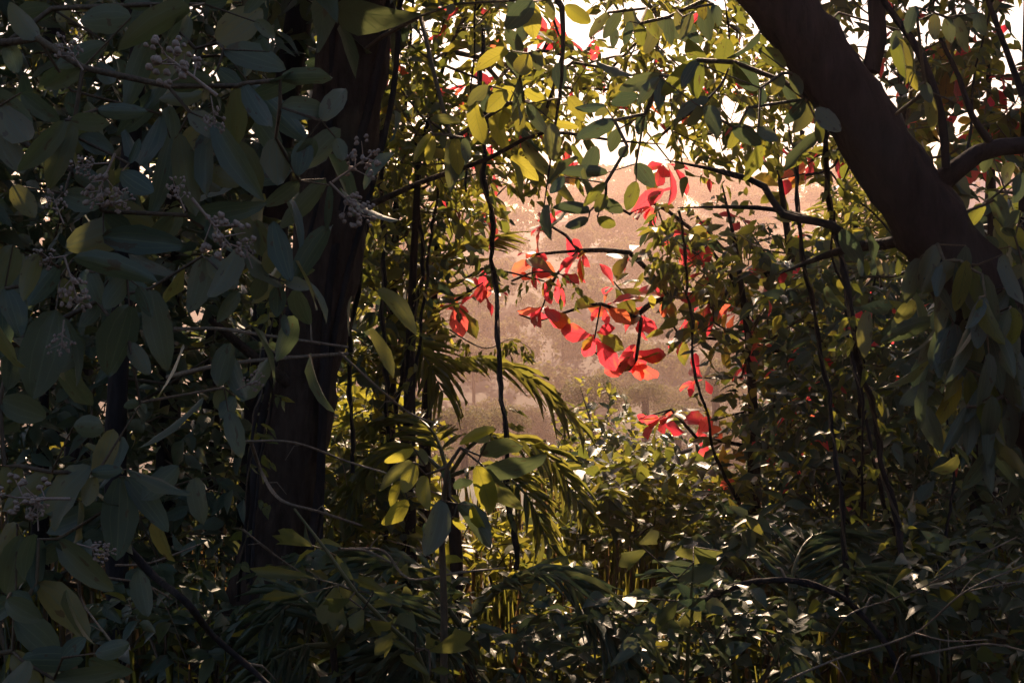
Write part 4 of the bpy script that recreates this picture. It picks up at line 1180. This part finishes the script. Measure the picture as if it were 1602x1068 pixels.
for lab, d, w, pts in STICKS:
    P = [at(q[0], q[1], d + .10 * math.sin(i * 2.1 + w)) for i, q in enumerate(pts)]
    b = P[len(P) // 2]
    t = thing('bare_twig', lab, 'twig', b)
    r = w / FPX * d / 2
    P2, r2 = smooth_path(P, np.linspace(r, r * .7, len(P)), .03)
    r2 = r2 * (1 + .3 * np.array([noise.noise(Vector((z[0] * 25, z[1] * 5, z[2] * 25))) for z in P2]))
    V, F = tube(P2, r2, 7)
    link('stem', mesh_of('stem', V - b, F, M['bark'] if w > 9 else M['dry']), t)
    for k in range(2 if len(pts) > 3 else 1):
        i = int(len(P2) * rng.uniform(.25, .85))
        dv = rng.normal(0, 1, 3)
        ln = rng.uniform(.06, .2)
        tube_part('side_twig', [P2[i], P2[i] + dv * .5 * ln * .6 + [0, 0, .02], P2[i] + dv * ln * .6], [r * .5, r * .35, .0008], M['dry'], t, b, 4, .03)

# ------------------------------------------------------------------ ground cover
def cover():
    Lv = Leaves()
    for k in range(5200):
        y = 3.2 + 8.5 * rng.random() ** 1.2
        x = rng.uniform(-.48, .48) * y
        z = float(ground_z(x, y))
        a = rng.uniform(0, 6.28)
        Lv.add(np.array([x, y, z + rng.uniform(.005, .04)]), np.array([math.cos(a), math.sin(a), rng.normal(0, .25)]), np.array([rng.normal(0, .4), rng.normal(0, .4), 1]), rng.uniform(.06, .14), rng.uniform(.025, .05), 'ovate', 'litter')
    b = np.array([0, 5.0, 0.0])
    r = thing('leaf_litter', 'fallen dry leaves covering the forest floor', 'leaf litter', b)
    r['kind'] = 'stuff'
    Lv.emit(r, b, 0)
    Lv = Leaves()
    for k in range(620):
        y = 3.8 + 8.5 * rng.random()
        x = rng.uniform(-.46, .46) * y
        z = float(ground_z(x, y))
        for m in range(9):
            a = rng.uniform(0, 6.28)
            Lv.add(np.array([x, y, z]) + rng.normal(0, .03, 3) * [1, 1, 0], np.array([math.cos(a) * .6, math.sin(a) * .6, 1]), np.array([math.cos(a), math.sin(a), -.4]), rng.uniform(.18, .5), rng.uniform(.008, .018), 'strap', 'palm' if rng.random() < .6 else 'litter')
    r = thing('grass', 'thin grass and reeds among the undergrowth', 'grass', b)
    r['kind'] = 'stuff'
    Lv.emit(r, b, 0)
cover()

# ------------------------------------------------------------------ the far side of the valley
def crown_mesh(seed, nleaf, tall=1.0, size=.075):
    """a crown of unit radius: lobes covered by small tilted leaf clumps, with twigs inside"""
    r = np.random.default_rng(seed)
    nl = 34
    v = unit(r.normal(0, 1, (nl, 3)))
    v[:, 2] = np.abs(v[:, 2]) * .9 - .25
    C = v * r.uniform(.45, .72, (nl, 1)) * [1, 1, .8 * tall]
    rad = r.uniform(.20, .34, nl)
    li = r.integers(0, nl, nleaf)
    n = unit(r.normal(0, 1, (nleaf, 3)) + [0, 0, .5])
    P = C[li] + n * (rad[li] * r.uniform(.75, 1.08, nleaf))[:, None]
    a = unit(np.cross(n, r.normal(0, 1, (nleaf, 3))))
    nn = unit(n + r.normal(0, .5, (nleaf, 3)))
    a = unit(a - nn * np.sum(a * nn, 1, keepdims=True))
    b = np.cross(nn, a)
    s = r.uniform(size * .65, size * 1.35, (nleaf, 1))
    V = np.stack([P - a * s, P - b * s * .6 + nn * s * .25, P + a * s, P + b * s * .6 + nn * s * .2], 1).reshape(-1, 3)
    F = np.arange(nleaf * 4).reshape(-1, 4)
    return V, F

CR = [crown_mesh(40 + i, 700, 1.0 if i < 3 else 1.35) for i in range(4)]
CRF = [crown_mesh(40 + i, 2600, 1.0 if i < 3 else 1.35, .038) for i in range(4)]
CRM = [mesh_of('crown', v, f, M['far'], np.tile([[0, .5], [.5, 0], [1, .5], [.5, 1]], (len(v) // 4, 1)), smooth=False) for v, f in CRF]
tv_, tf_ = tube(np.array([[0, 0, -.1], [.01, .01, .5], [0, .02, 1.0]]), [.03, .022, .015], 6)
TRK = mesh_of('trunk', tv_, tf_, M['bark'])

def far_tree(label, px, py, d, rad, hgt=None, var=0):
    """crown centre seen at a pixel, d metres away, standing on the slope below it"""
    c = at(px, py, d)
    gz = float(ground_z(c[0], c[1]))
    top = max(c[2], gz + rad * .9)
    t = thing('forest_tree', label, 'tree', (c[0], c[1], gz))
    o = link('crown', CRM[var], t)
    o.matrix_basis = Matrix.LocRotScale(Vector((0, 0, top - gz)), Matrix.Rotation(px * .7, 3, 'Z').to_quaternion(), Vector((rad, rad, rad)))
    o = link('trunk', TRK, t)
    k = top - gz
    o.matrix_basis = Matrix.LocRotScale(Vector((0, 0, 0)), None, Vector((max(6, k), max(6, k), k)))
FT_ = [
    ('large rounded hazy tree crown in the valley below the red leaves', 925, 622, 130, 3.9, 0),
    ('smaller rounded crown right of the large hazy crown', 1010, 622, 140, 3.1, 1),
    ('hazy crown low in the valley left of the central vine', 725, 664, 125, 3.2, 2),
    ('hazy crown peeping under the arching palm frond', 790, 660, 130, 2.8, 0),
    ('hazy crown behind the mound at its right', 1060, 660, 120, 2.7, 1),
    ('tall slim hazy tree beyond the hanging vines', 1268, 282, 480, 5.2, 3),
    ('broad pale crown halfway up the far slope at centre', 880, 520, 260, 5.8, 2),
    ('pale crown halfway up the far slope left of the vine', 740, 560, 240, 5.2, 1),
    ('pale crown on the far slope beneath the red rosettes', 985, 545, 250, 5.3, 0),
    ('tall narrow hazy crown at the right of the opening', 1120, 600, 150, 3.3, 3),
]
for lab, px, py, d, rad, v in FT_:
    far_tree(lab, px, py, d, rad, None, v)

def forest():
    V, F, off = [], [], 0
    r = np.random.default_rng(5)
    for k in range(640):
        y = r.uniform(118, 620)
        x = r.uniform(-.11, .37) * y
        cv, cf = (CRF if y < 230 else CR)[int(r.integers(0, 4))]
        m = len(cf)
        rad = r.uniform(3.4, 5.5 if y < 230 else 8.0)
        gz = float(ground_z(x, y))
        if y < 130 and gz + rad * 1.9 > CAMZ - y * .11:
            continue
        a = r.uniform(0, 6.28)
        rot = np.array([[math.cos(a), -math.sin(a), 0], [math.sin(a), math.cos(a), 0], [0, 0, 1]])
        h = rad * r.uniform(.9, 2.0)
        V.append(cv @ rot.T * rad * [1, 1, 1.05] + [x, y, gz + h]); F.append(cf[:m] + off); off += m * 4
        tp, tq = tube(np.array([[x, y, gz - .5], [x, y, gz + h * .6], [x, y, gz + h * 1.2]]), [.35, .28, .1], 4)
    V = np.vstack(V); F = np.vstack(F)
    o = link('forest', mesh_of('forest', V, F, M['far'], np.tile([[0, .5], [.5, 0], [1, .5], [.5, 1]], (len(V) // 4, 1)), smooth=False))
    o['kind'] = 'stuff'
    o['label'] = 'hazy forest covering the far side of the valley'
    o['category'] = 'forest'
forest()

def box(c, s):
    c = np.array(c, float); s = np.array(s, float) / 2
    V = np.array([[x, y, z] for x in (-1, 1) for y in (-1, 1) for z in (-1, 1)]) * s + c
    return V, np.array([[0, 1, 3, 2], [4, 6, 7, 5], [0, 4, 5, 1], [2, 3, 7, 6], [0, 2, 6, 4], [1, 5, 7, 3]])

def building(label, px, py, d, w, h, dp, floors, cols):
    c = at(px, py, d)
    gz = float(ground_z(c[0], c[1]))
    top = max(c[2], gz + h)
    H = top - gz + 2
    t = thing('house', label, 'building', (c[0], c[1], gz - 2))
    V, F = box((0, 0, H / 2), (w, dp, H))
    link('wall', mesh_of('wall', V, F, M['wall'], smooth=False), t)
    V, F = box((0, 0, H + .2), (w + .8, dp + .8, .4))
    link('roof', mesh_of('roof', V, F, M['roof'], smooth=False), t)
    fh = 3.0
    wm = mesh_of('window', *box((0, 0, 0), (1.5, .16, 1.5)), M['roof'], smooth=False)
    pm = mesh_of('pane', *box((0, -.06, 0), (1.3, .10, 1.3)), M['pane'], smooth=False)
    for f in range(floors):
        for k in range(cols):
            o = link('window', wm, t, ((k + .5) / cols * w - w / 2, -dp / 2, H - 1.7 - f * fh))
            link('pane', pm, o)
        o = link('ledge', mesh_of('ledge', *box((0, -dp / 2 - .2, H - 3 - f * fh), (w + .1, .5, .2)), M['roof'], smooth=False), t)
building('pale grey building glimpsed between leaning trunk and its right limb', 1545, 282, 430, 21, 14, 14, 4, 6)
building('small white roofed house far behind the hanging vines', 1205, 338, 480, 16, 6, 9, 1, 5)

# ------------------------------------------------------------------ unseen leaves added around the viewpoint to shade the foreground
def add_shade_canopy():
    Lv = Leaves()
    r = rng
    for k in range(1900):
        if k < 160:
            p = np.array([r.uniform(-9, 9), r.uniform(-3, 2.2), 0]); p[2] = 4.2 + r.uniform(0, 2.4) + max(0, -p[1]) * .3
        elif k < 600:
            p = np.array([-r.uniform(2.6, 6.5), r.uniform(-4, 5.2), r.uniform(.3, 5)])
        else:
            p = np.array([r.uniform(2.9, 6.5), r.uniform(-4, 5.2), r.uniform(.3, 5)])
        Lv.add(p, unit(r.normal(0, 1, 3) + [0, 0, -.5]), r.normal(0, 1, 3) + [0, 0, .8], r.uniform(.25, .5), r.uniform(.12, .22), 'ovate', 'dark')
    b = np.array([0, -5.0, 2.0])
    t = thing('added_shade_canopy', 'unseen leaf canopy added around the viewpoint for shade', 'canopy', b)
    t['kind'] = 'stuff'
    Lv.emit(t, b, 0)
add_shade_canopy()

# ------------------------------------------------------------------ haze
m, n, out = new_mat('haze_air')
pv = N(n, 'ShaderNodeVolumePrincipled')
pv.inputs['Color'].default_value = (0.97, 0.65, 0.56, 1)
pv.inputs['Density'].default_value = 0.00074
pv.inputs['Anisotropy'].default_value = 0.62
n.links.new(pv.outputs[0], out.inputs['Volume'])
V, F = box((0, 680, 22), (2000, 1700, 150))
hz = link('haze', mesh_of('haze', V, F, m, smooth=False))
hz['kind'] = 'stuff'
